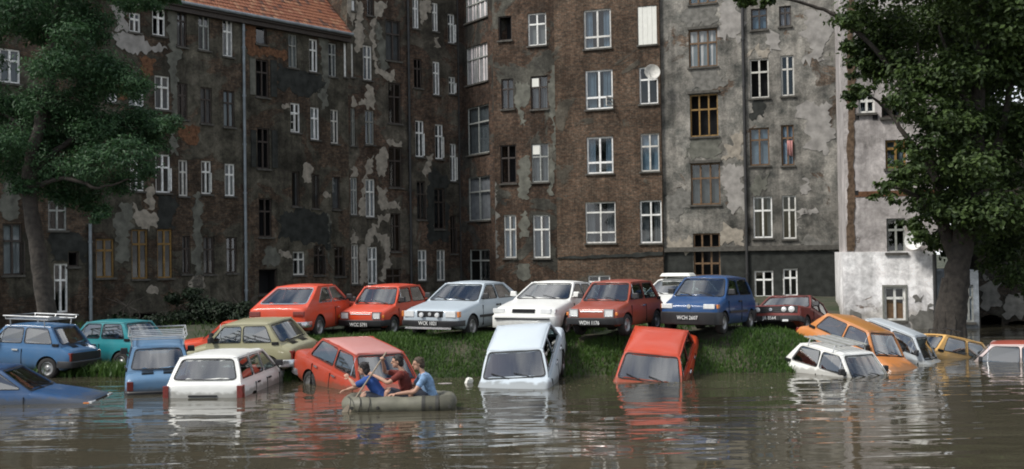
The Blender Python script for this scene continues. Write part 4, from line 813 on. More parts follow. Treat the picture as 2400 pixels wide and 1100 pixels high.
def build_car(name, typ, pose, col, label, cat='car', front_plate=None, rear_plate=None, bumper='black_plastic', rack=None, seatm='seat', glassk='car_glass', extras='', roof_col=None, seal='rubber', group=None):
    s = SPEC[typ]; L, W = s['L'] / 2, s['W'] / 2; zb, ze, xc, xwt, xrt, xrb, wb, wr, zt, zn = (s[k] for k in ('zb', 'ze', 'xc', 'xwt', 'xrt', 'xrb', 'wb', 'wr', 'zt', 'zn'))
    X, Y, Z, yaw, pit, rol = pose
    root = thing(name, label, cat, (X, Y, Z), 0, group)
    root.matrix_world = Matrix.Translation((X, Y, Z)) @ Matrix.Rotation(rad(yaw), 4, 'Z') @ Matrix.Rotation(-rad(pit), 4, 'Y') @ Matrix.Rotation(rad(rol), 4, 'X')
    pm = paint(name + '_paint', col); pr = paint(name + '_roof_paint', roof_col, .45) if roof_col else pm
    # ---- lower body: lofted, smoothed, wheel arches cut
    hood = lambda x: zn + (zb - zn) * ((L - .1 - x) / (L - .1 - xc)) ** .8 if x < L - .1 else zn - .0
    st = [(L - .0, zn - .09, .90, 0), (L - .04, zn - .015, .955, 0), (L - .12, hood(L - .12), .975, 0), (L - .30, hood(L - .30), .99, 0), ((L - .3 + xc) / 2, hood((L - .3 + xc) / 2), 1, 0), (xc + .05, zb - .005, 1, 0), (xc - .01, zb, 1, 0), (xc - .03, zb, 1, 1),
          (xc - .5, zb, 1, 1), (0, zb, 1, 1), (-.5, zb, 1, 1), (xrb + .04, zb, 1, 1), (xrb + .02, zb, 1, 0)]
    tl = -L + .10
    if xrb - tl > .12: st += [((xrb + tl) / 2, zb + (zt - zb) * .45, .995, 0)]
    st += [(tl, zt + .01, .98, 0), (-L + .03, zt - .02, .955, 0), (-L, zt - .10, .91, 0)]
    vs = []; zlow = .20
    for x, top, ws, cab in st:
        w = W * ws; lo = zlow + (.10 if abs(x) > L - .15 else 0); mid = lo + (top - lo) * .45; sh = top - .09
        if cab: half = [(0, zb - .45), (.5 * w, zb - .45), (w - .16, zb - .42), (wb + .005, top), (w - .012, sh + .015), (w, mid), (w - .02, lo + .07), (w - .09, lo), (0, lo)]
        else:
            c_ = .022
            half = [(0, top + c_), (.5 * w, top + c_ * .8), (w - .17, top + .004), (w - .065, top - .012), (w - .012, sh + .01), (w, mid), (w - .02, lo + .07), (w - .09, lo), (0, lo)]
        ring = [(x, y, z) for y, z in half] + [(x, -y, z) for y, z in half[-2:0:-1]]
        vs += ring
    n = 16; mb = MB(); fs = []; mi = []
    for i in range(len(st) - 1):
        for j in range(n):
            fs.append((i * n + j, i * n + (j + 1) % n, (i + 1) * n + (j + 1) % n, (i + 1) * n + j)); cab = st[i][3] or st[i + 1][3]
            mi.append(1 if (cab and (j in (0, 1, 2, 13, 14, 15)) and (st[i][3] and st[i + 1][3] or j in (0, 1, 14, 15))) or j in (6, 7, 8, 9) and j in (7, 8) else 0)
    fs += [tuple(range(n - 1, -1, -1)), tuple(range((len(st) - 1) * n, len(st) * n))]; mi += [0, 0]
    mb.v, mb.f, mb.m = vs, fs, mi
    me = mb.mesh('body', [pm, M['interior']]); body = link('body', me, root)
    bm = bmesh.new(); bm.from_mesh(me); bmesh.ops.recalc_face_normals(bm, faces=bm.faces[:]); bm.to_mesh(me); bm.free()
    ct = MB()
    for ax in (s['fa'], s['ra']):
        for sg in (1, -1):
            prof = [(0, sg * (W - .24)), (s['rad'] + .045, sg * (W - .24)), (s['rad'] + .045, sg * (W + .1)), (0, sg * (W + .1))]
            ct.lathe(prof, Matrix.Translation((ax, 0, s['rad'])), 24, 1)
    cme = ct.mesh('arch_cut', [pm, M['interior']]); bm = bmesh.new(); bm.from_mesh(cme); bmesh.ops.remove_doubles(bm, verts=bm.verts, dist=1e-5); bmesh.ops.recalc_face_normals(bm, faces=bm.faces[:]); bm.to_mesh(cme); bm.free()
    cut = link('arch_cut', cme)
    ss = body.modifiers.new('s', 'SUBSURF'); ss.levels = ss.render_levels = 1
    bo = body.modifiers.new('b', 'BOOLEAN'); bo.object = cut; bo.operation = 'DIFFERENCE'; bo.solver = 'EXACT'
    cut.matrix_world = root.matrix_world; bpy.context.view_layer.update()
    dg = bpy.context.evaluated_depsgraph_get(); me2 = bpy.data.meshes.new_from_object(body.evaluated_get(dg)); body.modifiers.clear(); body.data = me2; bpy.data.objects.remove(cut)
    me2.polygons.foreach_set('use_smooth', [True] * len(me2.polygons)); me2.set_sharp_from_angle(angle=rad(33)); body.name = 'body'
    # ---- greenhouse: pillars with real openings, panes, seals
    hgt = ze - zb; slant = math.hypot(hgt, wb - wr)
    def side(sg): return lambda a, b: (a, sg * (wb + (wr - wb) * b / hgt + .018 * math.sin(math.pi * min(max(b / hgt, 0), 1))), zb + b)
    def screen(x0, x1, bul):
        def f(a, b):           # a is the fraction across, b the fraction up
            y = a * (wb + (wr - wb) * b); return (x0 + (x1 - x0) * b + bul * (1 - a * a) * (1 - .3 * b), y, zb + hgt * b)
        return f
    lx = lambda x0, x1, b: x0 + (x1 - x0) * b / hgt
    outer = resample([Vector(p) for p in ((lx(xrb, xrt, -.10), -.10), (lx(xc, xwt, -.10), -.10), (xwt, hgt), (xrt, hgt))], .12)
    b0, b1 = .045, hgt - .05
    fx = lambda b: lx(xc, xwt, b) - s['fi']; rx = lambda b: lx(xrb, xrt, b) + s['ri'] * (1 - .55 * b / hgt)
    cuts = [None] + sorted(s['bp'], reverse=True) + [None]; wins = []
    for i in range(len(cuts) - 1):
        fa_, ra_ = cuts[i], cuts[i + 1]
        f0, f1 = (fx(b0), fx(b1)) if fa_ is None else (fa_ - .035, fa_ - .035); r0, r1 = (rx(b0), rx(b1)) if ra_ is None else (ra_ + .035, ra_ + .035)
        wins.append(round_poly([(r0, b0), (f0, b0), (f1, b1), (r1, b1)], .055))
    fr = MB(); nw = len(wins)
    for sg in (1, -1):
        panel(fr, outer, wins, side(sg))
    wsf = screen(xc, xwt, .05); rwf = screen(xrb, xrt, -.03)
    so = resample([Vector(p) for p in ((-1, -.12), (1, -.12), (1, 1), (-1, 1))], .12); sh_ = resample(round_poly([(-.93, .05), (.93, .05), (.91, .92), (-.91, .92)], .09), .15)
    rh_ = resample(round_poly([(-.88, .10), (.88, .10), (.86, .90), (-.86, .90)], .11), .15)
    panel(fr, so, [sh_], wsf); panel(fr, so, [rh_], rwf)
    fme = fr.mesh('pillars', pm); bm = bmesh.new(); bm.from_mesh(fme); bmesh.ops.remove_doubles(bm, verts=bm.verts, dist=2e-4)
    cen = Vector((xrt / 2 + xwt / 2, 0, zb + .2))
    for f in bm.faces:
        f.normal_update()
        if f.normal.dot(f.calc_center_median() - cen) < 0: f.normal_flip()
    bm.to_mesh(fme); bm.free(); pil = link('pillars', fme, root); finish(pil, .028)
    # roof
    nx, ny = 12, 14; rb = MB(); vs = []
    cx_, hx = (xwt + xrt) / 2, (xwt - xrt) / 2
    for i in range(nx + 1):
        u = -1 + 2 * i / nx
        for j in range(ny + 1):
            v = -1 + 2 * j / ny; e = 1 - abs(u) ** 5; g_ = 1 - abs(v) ** 4
            bul = (.05 * (1 - v * v) * (1 if u > 0 else -.6) * .7) * abs(u) ** 3
            vs.append((cx_ + hx * u * 1.012 + bul, v * (wr + .006), ze - .004 + (s['H'] - ze) * (.42 * e ** .9 * g_ ** .7 + .58 * (1 - abs(u) ** 2.4) ** .8 * (1 - v * v) ** .8 if abs(u) < 1 and abs(v) < 1 else 0)))
    rb.add(vs, [(i * (ny + 1) + j, (i + 1) * (ny + 1) + j, (i + 1) * (ny + 1) + j + 1, i * (ny + 1) + j + 1) for i in range(nx) for j in range(ny)])
    roof_ = rb.build('roof', pr, root, 60); finish(roof_, .02)
    for sg in (1, -1):
        g = MB(); g.tube([side(sg)(xwt, hgt - .008), side(sg)((xwt + xrt) / 2, hgt + .004), side(sg)(xrt, hgt - .008)], .014, 6); g.build('rain_gutter', pm, roof_, 50)
    def seal_ring(P2, f, outw, parent, wdt=.02):
        o_ = offset_poly(P2, wdt); g = MB(); k = len(P2)
        A = [Vector(f(p.x, p.y)) + outw(p) * .004 for p in o_]; B = [Vector(f(p.x, p.y)) + outw(p) * .006 for p in P2]; Cc = [Vector(f(p.x, p.y)) - outw(p) * .014 for p in P2]
        g.add(A + B + Cc, [(i, (i + 1) % k, k + (i + 1) % k, k + i) for i in range(k)] + [(k + i, k + (i + 1) % k, 2 * k + (i + 1) % k, 2 * k + i) for i in range(k)]); g.build('window_seal', M[seal], parent)
    for sg in (1, -1):
        for wi, P2 in enumerate(wins):
            f = side(sg); g = MB(); g.add([Vector(f(p.x, p.y)) - Vector((0, sg * .012, 0)) for p in P2], [tuple(range(len(P2)))])
            pn = g.build('side_window', M[glassk], root); seal_ring(P2, f, lambda p: Vector((0, sg, .15)), pn, .016)
            if wi == 0 and s['quarter'] or wi == 0 and typ == 'mini':
                xq = fx(b0) - .22; g = MB(); g.bar(f(xq, b0), f(xq - .03, b1), .014, .014); g.build('quarterlight_bar', M[seal if seal != 'rubber' else 'chrome'], pn)
    for nm, f, hole, xd, x0 in (('windscreen', wsf, sh_, Vector((.75, 0, .65)), 0), ('rear_window', rwf, rh_, Vector((-.75, 0, .65)), 0)):
        g = MB(); ew = .945 if nm == 'windscreen' else .895; t0, t1 = (.035, .935) if nm == 'windscreen' else (.085, .915)
        gv = [Vector(f(-ew + 2 * ew * i / 10, t0 + (t1 - t0) * j / 3)) - xd * .014 for j in range(4) for i in range(11)]
        g.add(gv, [(j * 11 + i, j * 11 + i + 1, (j + 1) * 11 + i + 1, (j + 1) * 11 + i) for j in range(3) for i in range(10)]); pn = g.build(nm, M[glassk], root, 60)
        f2 = (lambda ff: (lambda a, b: ff(a / .7, b / .6)))(f); seal_ring([Vector((p.x * .7, p.y * .6)) for p in hole], f2, lambda p: xd, pn, .026)
        if nm == 'windscreen':
            for yy in (.42, -.10):
                g = MB(); a, b = Vector(f(yy / wb, .0)) + xd * .02, Vector(f((yy - .42) / wb, .20)) + xd * .02; g.tube([a, a.lerp(b, .5) + xd * .012, b], .010, 5); g.build('wiper', M['rubber'], pn)
    # ---- fittings
    for sg in (1, -1):
        for nm, ax in (('front_wheel', s['fa']), ('rear_wheel', s['ra'])):
            r = s['rad']; Mw = Matrix.Translation((ax, sg * (W - .10), r)) @ (Matrix.Identity(4) if sg > 0 else Matrix.Rotation(math.pi, 4, 'Z'))
            g = MB(); g.lathe([(r * .60, .06), (r * .66, .085), (r * .86, .088), (r * .97, .07), (r, .03), (r, -.05), (r * .95, -.08), (r * .6, -.08)], Mw, 22); ty = g.build(nm, M['tyre'], root, 50)
            g = MB(); g.lathe([(0, .070), (r * .16, .070), (r * .2, .055), (r * .36, .035), (r * .5, .05), (r * .58, .075), (r * .63, .07)], Mw, 18); g.build('rim', M['steel'], ty, 50)
    def bump(x, sgx, nm, plate, mt):
        g = MB(); h0, h1 = .33, .47
        if typ == 'mini': h0, h1 = .30, .46
        if typ in ('vectra', 'cinq'): h0, h1 = .24, .54
        w_ = W * (.955 if typ != 'vectra' else .96)
        P = [(x - sgx * .30, W + .012), (x - sgx * .10, W * .995), (x + sgx * .00, W * .955), (x + sgx * .055, W * .86), (x + sgx * .08, W * .4), (x + sgx * .085, 0)]
        P = P + [(a, -b) for a, b in P[-2::-1]]
        vs = []
        for a, b in P:
            vs += [(a, b, h0), (a + sgx * .012, b, h0 + .03), (a + sgx * .012, b, h1 - .02), (a - sgx * .01, b * .99, h1), (a - sgx * .07, b * .94, h1 - .01), (a - sgx * .07, b * .94, h0)]
        k = 6; n_ = len(P); g.add(vs, [(i * k + j, i * k + (j + 1) % k, (i + 1) * k + (j + 1) % k, (i + 1) * k + j) for i in range(n_ - 1) for j in range(k)] + [tuple(range(k)), tuple(range(n_ * k - k, n_ * k))])
        bp_ = g.build(nm, mt, root, 40)
        if 'strip' in extras and sgx > 0:
            g = MB(); g.box((x + .085, -W * .78, h0 - .07), (x + .11, W * .78, h0 - .02)); g.build('bumper_strip', M['chrome'], bp_)
        if 'band' in extras:
            g = MB(); xx = x + sgx * .085; g.box((min(xx, xx + sgx * .025), -W * .84, .44), (max(xx, xx + sgx * .025), W * .84, .485)); g.build('bumper_band', M['black_plastic'], bp_)
        if plate:
            g = MB(); zc = .40 if typ != 'mini' else .34; xx = x + sgx * .10; g.box((xx - .012, -.26, zc - .055), (xx + .012, .26, zc + .055)); pl = g.build('number_plate', M['rubber'], root)
            tm = text_mesh(plate, .128); tm.materials.clear(); tm.materials.append(M['letter']); to = link('lettering', tm, pl)
            to.matrix_local = Matrix.Translation((xx + sgx * .014, 0, zc)) @ Matrix(((0, 0, sgx, 0), (sgx, 0, 0, 0), (0, 1, 0, 0), (0, 0, 0, 1))) @ Matrix.Diagonal((.86, 1, 1, 1))
    bump(L, 1, 'front_bumper', front_plate, pm if typ == 'vectra' else M[bumper]); bump(-L, -1, 'rear_bumper', rear_plate, pm if typ == 'vectra' else M[bumper])
    if typ == 'estate':
        g = MB(); g.box((-L - .012, -.30, .60), (-L + .02, .30, .64)); g.build('tailgate_handle', M['black_plastic'], root)
        g = MB(); g.box((-L - .006, -.26, .47), (-L + .02, .26, .57)); g.build('number_plate', M['grey_wood'], root)
    # lamps
    xl = L - .015
    def lamp(nm, lo, hi, mt, bez=True, parent=root):
        g = MB(); g.box(lo, hi); o = g.build(nm, M[mt], parent)
        md = o.modifiers.new('bv', 'BEVEL'); md.width = .012; md.segments = 2
        return o
    hy, hz = s['hy'], s['hz']
    for sg in (1, -1):
        y = sg * hy
        if s['hl'] == 'square':
            a = lamp('headlamp', (xl - .05, y - .10, hz - .075), (xl + .028, y + .10, hz + .075), 'lamp_clear')
            g = MB()
            for q in ((-.118, -.093, .118, -.075), (-.118, .075, .118, .093), (-.118, -.075, -.10, .075), (.10, -.075, .118, .075)): g.box((xl - .05, y + q[0], hz + q[1]), (xl + .036, y + q[2], hz + q[3]))
            g.build('lamp_bezel', M['chrome'], a)
            lamp('indicator', (xl - .06, sg * (W * .93) - .035, hz - .06), (xl - .005, sg * (W * .93) + .03, hz + .02), 'lamp_orange')
        elif s['hl'] == 'wide':
            lamp('headlamp', (xl - .06, y - .15, hz - .075), (xl + .022, y + .13, hz + .075), 'lamp_clear'); lamp('indicator', (xl - .13, sg * W * .945 - .045, hz - .07), (xl - .012, sg * W * .945 + .02, hz + .07), 'lamp_orange')
        elif s['hl'] == 'slim':
            lamp('headlamp', (xl - .10, y - .17, hz - .055), (xl + .012, y + .11, hz + .06), 'lamp_clear'); lamp('indicator', (xl - .18, sg * W * .94 - .035, hz - .05), (xl - .04, sg * W * .94 + .012, hz + .055), 'lamp_orange' if typ == 'cinq' else 'lamp_clear')
        elif s['hl'] == 'twin':
            for yy, r in ((y, .082), (y - sg * .20, .068)):
                g = MB(); Mh = Matrix.Translation((xl, yy, hz)) @ Matrix.Rotation(-math.pi / 2, 4, 'Z'); g.lathe([(0, .055), (r * .6, .05), (r, .03), (r, -.03)], Mh, 18); g.build('headlamp', M['lamp_clear'], root, 50)
            lamp('fog_lamp', (L + .09, sg * .42 - .08, .30), (L + .12, sg * .42 + .08, .36), 'lamp_clear')
    if s['grille']:
        gw, gh = s['grille']; g = MB(); g.box((xl - .05, -gw, hz - gh * .75), (xl + .012, gw, hz + gh * .75)); gr_ = g.build('grille', M['black_plastic'], root)
        g = MB()
        for i in range(4): z = hz - gh * .6 + gh * 1.2 * i / 3; g.box((xl + .012, -gw + .02, z - .005), (xl + .022, gw - .02, z + .005))
        tag(g.build('grille_slats', M['interior'], gr_), kind='stuff')
        if 'badge' in extras or typ == 'escort':
            g = MB(); Mh = Matrix.Translation((xl + .02, 0, hz)) @ Matrix.Rotation(-math.pi / 2, 4, 'Z'); g.lathe([(0, .02), (.045, .018), (.05, 0)], Mh, 14); g.build('badge', M['chrome'], gr_, 40)
        if typ == 'escort':
            for sg in (1, -1):
                g = MB(); Mh = Matrix.Translation((xl + .03, sg * .22, hz - .02)) @ Matrix.Rotation(-math.pi / 2, 4, 'Z'); g.lathe([(0, .06), (.055, .05), (.065, .02), (.05, -.02)], Mh, 14); g.build('driving_lamp', M['lamp_clear'], gr_, 40)
    elif typ == 'mini':
        lamp('nose_trim', (xl - .03, -.30, hz + .015), (xl + .018, .30, hz + .045), 'chrome')
    elif typ == 'cinq':
        g = MB(); Mh = Matrix.Translation((xl + .0, 0, hz + .0)) @ Matrix.Rotation(-math.pi / 2, 4, 'Z'); g.lathe([(0, .03), (.05, .028), (.055, 0)], Mh, 14); g.build('badge', M['chrome'], root, 40)
    tw, th = s['taill']; xt = -L + .02
    for sg in (1, -1):
        yo = W * .925; zc = (.56 if typ == 'mini' else .66) if typ != 'estate' else .62
        if typ == 'estate': lamp('tail_lamp', (xt - .035, sg * yo - tw / 2, zc - th / 2 + .05), (xt + .14, sg * yo + tw * .5 if sg > 0 else sg * yo + tw / 2, zc + th / 2 - .02), 'lamp_red')
        else: lamp('tail_lamp', (xt - .03, min(sg * (yo - tw), sg * yo), zc - th / 2), (xt + .06, max(sg * (yo - tw), sg * yo), zc + th / 2), 'lamp_red')
        # doors: handle, shut lines, mirror
        bx = s['bp'][0]
        g = MB(); zh = zb - .12; g.box((bx + .09, sg * (W - .012), zh - .018), (bx + .25, sg * (W + .018), zh + .018)) if sg > 0 else g.box((bx + .09, -W - .018, zh - .018), (bx + .25, -W + .012, zh + .018)); g.build('door_handle', M['chrome' if seal != 'rubber' or typ in ('mini', 'sedan') else 'black_plastic'], root)
        for xx in ([bx, xc - .10] + ([-1.12] if typ in ('sedan', 'vectra', 'estate') else [])):
            g = MB(); g.box((xx - .006, min(sg * (W - .05), sg * (W + .0015)), .30), (xx + .006, max(sg * (W - .05), sg * (W + .0015)), zb - .10))
            g.build('door_gap', M['interior'], root)
        if typ in ('sedan', 'vectra', 'estate'):
            g = MB(); g.box((-1.0, min(sg * (W - .012), sg * (W + .018)), zh - .018), (-.86, max(sg * (W - .012), sg * (W + .018)), zh + .018)); g.build('door_handle', M['chrome' if typ == 'sedan' else 'black_plastic'], root)
        if 'nomirror' not in extras:
            g = MB(); mx_ = xc - .20; g.box((mx_ - .05, sg * (wb + .10) - .085, zb + .06), (mx_ + .04, sg * (wb + .10) + .085, zb + .19), 0, None, .86); g.bar((mx_, sg * (wb - .01), zb + .05), (mx_, sg * (wb + .08), zb + .10), .05, .04)
            mr_ = g.build('wing_mirror', pm if typ == 'vectra' else M['black_plastic'], root); md = mr_.modifiers.new('bv', 'BEVEL'); md.width = .015; md.segments = 2
        if typ in ('cinq', 'golf', 'vectra', 'escort'):
            g = MB(); g.box((s['ra'] + .36, min(sg * (W - .01), sg * (W + .014)), .50), (s['fa'] - .36, max(sg * (W - .01), sg * (W + .014)), .56)); g.build('side_moulding', M['black_plastic'], root)
    if typ == 'mini':
        for sg in (1, -1):
            g = MB(); x0 = -1.10; y = sg * (wb + .028)
            g.box((x0 - .085, min(sg * (wb - .02), sg * (wb + .026)), zb - .015), (x0 + .085, max(sg * (wb - .02), sg * (wb + .026)), zb + .05))
            vt = g.build('air_vent', M['interior'], root)
            g = MB()
            for i in range(3): g.box((x0 - .08, min(y, y + sg * .008), zb - .005 + i * .018), (x0 + .08, max(y, y + sg * .008), zb + .003 + i * .018))
            tag(g.build('vent_slats', M['black_plastic'], vt), kind='stuff')
        f = lambda x, y: Vector((x, y, zb + (zt - zb) * min(1, (xrb - x) / (xrb + L - .1)) + .036))
        for y0 in (-.34, .10):
            g = MB(); 
            for i in range(4):
                x = xrb - .045 - i * .035; g.bar(f(x, y0), f(x, y0 + .24), .022, .012)
            tag(g.build('engine_vent', M['interior'], root), kind='stuff')
        if 'darkrear' in extras:
            g = MB(); g.box((-L - .012, -W * .86, .46), (-L + .03, W * .86, zt - .07)); g.build('rear_panel', M['black_plastic'], root)
    # seats and steering wheel
    for sg in (1, -1):
        g = MB(); sx = .05 if typ != 'mini' else -.02
        g.box((sx - .30, sg * .34 - .22, zb - .46), (sx + .25, sg * .34 + .22, zb - .34)); Mt = Matrix.Translation((sx - .28, sg * .34, zb - .42)) @ Matrix.Rotation(rad(-14), 4, 'Y')
        g.box((-.06, -.21, 0), (.06, .21, .56), 0, Mt); g.box((-.045, -.12, .58), (.045, .12, .72), 0, Mt); st_ = g.build('front_seat', M[seatm], root); md = st_.modifiers.new('bv', 'BEVEL'); md.width = .04; md.segments = 2
    g = MB(); g.box((xrt + .02, -wb + .12, zb - .44), (xrt + .48, wb - .12, zb - .30)); g.box((xrt - .04, -wb + .12, zb - .40), (xrt + .10, wb - .12, zb + .10)); rs = g.build('rear_seat', M[seatm], root); md = rs.modifiers.new('bv', 'BEVEL'); md.width = .04; md.segments = 2
    g = MB(); c_ = Vector((xc - .48, .34, zb + .02)); ax_ = Vector((.5, 0, -.6)).normalized(); ux = Vector((0, 1, 0)); uy = ax_.cross(ux)
    g.tube([c_ + (ux * math.cos(t) + uy * math.sin(t)) * .17 for t in np.linspace(0, 2 * math.pi, 17)[:-1]], .014, 6, 0, True); g.tube([c_, c_ + ax_ * .3], .02, 6); g.tube([c_ - ux * .16, c_ + ux * .16], .012, 5); g.build('steering_wheel', M['black_plastic'], root, 60)
    g = MB(); g.box((xc - .25, -wb + .06, zb - .22), (xc - .02, wb - .06, zb + .005)); g.build('dashboard', M['black_plastic'], root)
    # roof racks
    if rack:
        g = MB(); zr = s['H'] + .10
        if rack == 'rails':
            xf, xb_ = xwt - .02, xrt + .04; y = wr + .04
            for q in (zr, zr + .075):
                k = 1.0 if q == zr else 1.08; g.tube([((xf) * 1 + (.04 if k > 1 else 0), y * k, q), (xb_ - (.04 if k > 1 else 0), y * k, q), (xb_ - (.04 if k > 1 else 0), -y * k, q), (xf + (.04 if k > 1 else 0), -y * k, q)], .016, 6, 0, True)
            for i in range(6): x = xf + (xb_ - xf) * i / 5; g.tube([(x, y, zr), (x, -y, zr)], .012, 6)
            for x in (xf - .12, xb_ + .12):
                for sg in (1, -1): g.tube([(x, sg * y, zr), (x, sg * (wr + .01), ze)], .014, 6)
            for x in (xf, (xf + xb_) / 2, xb_):
                for sg in (1, -1): g.tube([(x, sg * y, zr), (x, sg * y * 1.08, zr + .075)], .011, 6)
            g.build('roof_rack', M['rack'], root, 40)
        else:
            rk = MB()
            for x in (xwt - .25, xrt + .25): rk.tube([(x, wr + .02, ze), (x, wr - .03, zr - .02), (x, -wr + .03, zr - .02), (x, -wr - .02, ze)], .016, 6)
            ro = rk.build('roof_rack', M['rack'], root, 40)
            for i in range(7):
                y = -wr + .08 + (2 * wr - .16) * i / 6; g = MB(); g.box((xrt + .05, y - .035, zr - .005), (xwt - .12, y + .035, zr + .015)); g.build('rack_slat', M['rack'] if i % 2 else M['grey_wood'], ro)
    return root
P = dict(
 blue=(.035, .12, .25), navy=(.018, .065, .16), teal=(.012, .20, .225), pale=(.095, .19, .31), olive=(.27, .255, .15), white=(.72, .72, .68), red=(.36, .040, .013), pinkred=(.47, .20, .175), silverw=(.50, .56, .60), orange=(.56, .050, .010),
 redo=(.48, .050, .014), silver=(.40, .46, .50), maroon=(.27, .045, .020), cinq=(.004, .048, .155), gred=(.17, .022, .014), amber=(.54, .20, .05), grey=(.46, .50, .52), yellow=(.62, .36, .10), rose=(.70, .57, .54), brick=(.30, .055, .03), ruby=(.40, .05, .02))
U = 'cars parked in a row on the bank'; F_ = 'cars half sunk in the flood'
build_car('blue_car', 'mini', (-12.11, 27.85, -.01, 168, 2.2, .4), P['blue'], 'blue small car with white roof rack rails and black rear panel at the left edge', rack='rails', extras='darkrear', group=F_)
build_car('dark_blue_car', 'escort', (-10.5, 22.8, -.64, 4, -1, .4), P['navy'], 'dark blue car sunk to its door sills at the lower left corner', extras='nomirror', group=F_)
build_car('teal_car', 'mini', (-10.62, 29.36, -.04, 156.3, .3, .6), P['teal'], 'bright teal small car standing behind the two blue cars', group=F_)
build_car('pale_blue_car', 'mini', (-7.99, 24.97, -.22, 108, 6, -.2), P['pale'], 'pale blue small car seen from behind with a roof rack, left of the white estate', rack='rails', rear_plate='WAL 702', group=F_)
build_car('orange_red_car', 'mini', (-7.25, 29.0, -.10, 184, 5, 0), P['orange'], 'orange red car almost hidden between the pale blue and the olive car', group=F_)
build_car('olive_car', 'mini', (-6.26, 26.60, .07, 160.2, -1.4, -5.7), P['olive'], 'olive green small car tilted above the white estate', bumper='chrome', group=F_)
build_car('white_estate', 'estate', (-6.22, 24.75, -.57, 86.5, .4, 0), P['white'], 'white estate car with a wide rear window, tail towards the raft', 'estate car', extras='nowheel', group=F_)
build_car('red_saloon', 'sedan', (-3.29, 24.5, -.52, -52, -11, -1), P['red'], 'red saloon with faded pinkish roof nosing into the flood behind the raft', bumper='chrome', extras='nomirror', roof_col=P['pinkred'], seal='rubber', group=F_)
build_car('white_saloon', 'sedan', (.22, 24.93, -.40, -99.2, -18.5, 3.3), P['silverw'], 'pale grey white saloon diving nose first off the middle of the bank', extras='nomirror', group=F_)
build_car('dark_orange_saloon', 'sedan', (3.16, 25.38, -.56, -106.6, -18.5, -5.4), P['redo'], 'dark orange saloon diving nose first into the water below the blue hatchback', bumper='chrome', extras='nomirror', group=F_)
build_car('orange_hatchback', 'coupe', (-5.30, 29.31, .80, 74.5, .4, 0), P['orange'], 'orange hatchback with a sloping rear window, tail towards the water', seal='chrome', bumper='chrome', group=U)
build_car('bright_red_car', 'mini', (-3.38, 30.07, .76, -111.5, -.5, -.2), P['orange'], 'bright red small car with plate WCC 5791 between the orange hatchback and the silver car', front_plate='WCC 5791', seatm='seat_tan', group=U)
build_car('silver_car', 'escort', (-1.20, 29.05, .78, -115.1, 0, -.6), P['silver'], 'silver hatchback with driving lamps and plate WCK 1021 on the bank', front_plate='WCK 1021', extras='strip', group=U)
build_car('white_car', 'vectra', (1.07, 29.01, .75, -112.5, 1.4, -.5), P['white'], 'clean white saloon with a black bumper band between the silver and maroon cars', extras='band', group=U)
build_car('maroon_car', 'mini', (2.61, 27.64, .845, -119.9, .1, .2), P['maroon'], 'brownish maroon small car with plate WDH 1176 beside the white saloon', front_plate='WDH 1176', group=U)
build_car('blue_hatchback', 'cinq', (4.98, 28.09, .81, -118.6, 1.5, -.5), P['cinq'], 'dark blue tall hatchback with plate WCH 2607 on the bank', front_plate='WCH 2607', group=U)
build_car('red_black_car', 'golf', (7.62, 30.52, .24, -120.3, 13, 2.1), P['gred'], 'dark red hatchback with four round headlamps and a black front', front_plate='JA 8564', extras='badge', group=U)
build_car('taxi', 'vectra', (5.05, 33.9, .66, -118, 0, 0), P['white'], 'white car with a white roof board half hidden behind the maroon and blue cars', extras='band', group=U)
build_car('amber_car', 'mini', (8.28, 27.17, -.25, -53.3, -18.3, -5.6), P['amber'], 'amber orange small car tipped nose down off the right end of the bank', roof_col=(.36, .15, .025), group=F_)
build_car('small_white_car', 'mini', (7.47, 25.60, -.73, -57.4, -9, -.6), P['white'], 'small white car with a slatted roof rack sunk in front of the amber car', rack='slats', group=F_)
build_car('grey_car', 'mini', (9.55, 28.26, -.43, -35.9, -19.7, -2.1), P['grey'], 'light grey small car tipped nose down just behind the amber car', group=F_)
build_car('yellow_car', 'mini', (11.55, 29.38, -.85, 21.3, -12.1, -1.2), P['yellow'], 'pale yellow small car sunk below the right tree trunk', extras='nomirror', group=F_)
build_car('rose_saloon', 'sedan', (12.45, 28.0, -.93, 155, 0, 0), P['rose'], 'pale pinkish saloon with brick red roof sunk to its windows at the right edge', roof_col=P['brick'], group=F_)
g = MB(); g.box((-.30, -.5, s_ := SPEC['vectra']['H'] + .04), (.30, .5, s_ + .10), 0, None, .85); g.box((-.03, -.4, s_ - .06), (.03, -.35, s_ + .01)); g.box((-.03, .35, s_ - .06), (.03, .4, s_ + .01))
tb = g.build('roof_board', M['board'], [o for o in scene.objects if o.name.startswith('taxi')][0]); md = tb.modifiers.new('bv', 'BEVEL'); md.width = .04; md.segments = 2
yc = [o for o in scene.objects if o.name == 'yellow_car'][0]
g = MB(); g.tube([(-.62, -.40, 1.27), (-.62, -.40, 1.44)], .022, 6); g.tube([(-.85, -.42, 1.45), (-.30, -.38, 1.45)], .02, 6); g.tube([(-.62, .40, 1.27), (-.62, .40, 1.44)], .022, 6); g.tube([(-.62, -.40, 1.44), (-.62, .40, 1.44)], .015, 6); g.build('roof_bar', M['black_plastic'], yc)
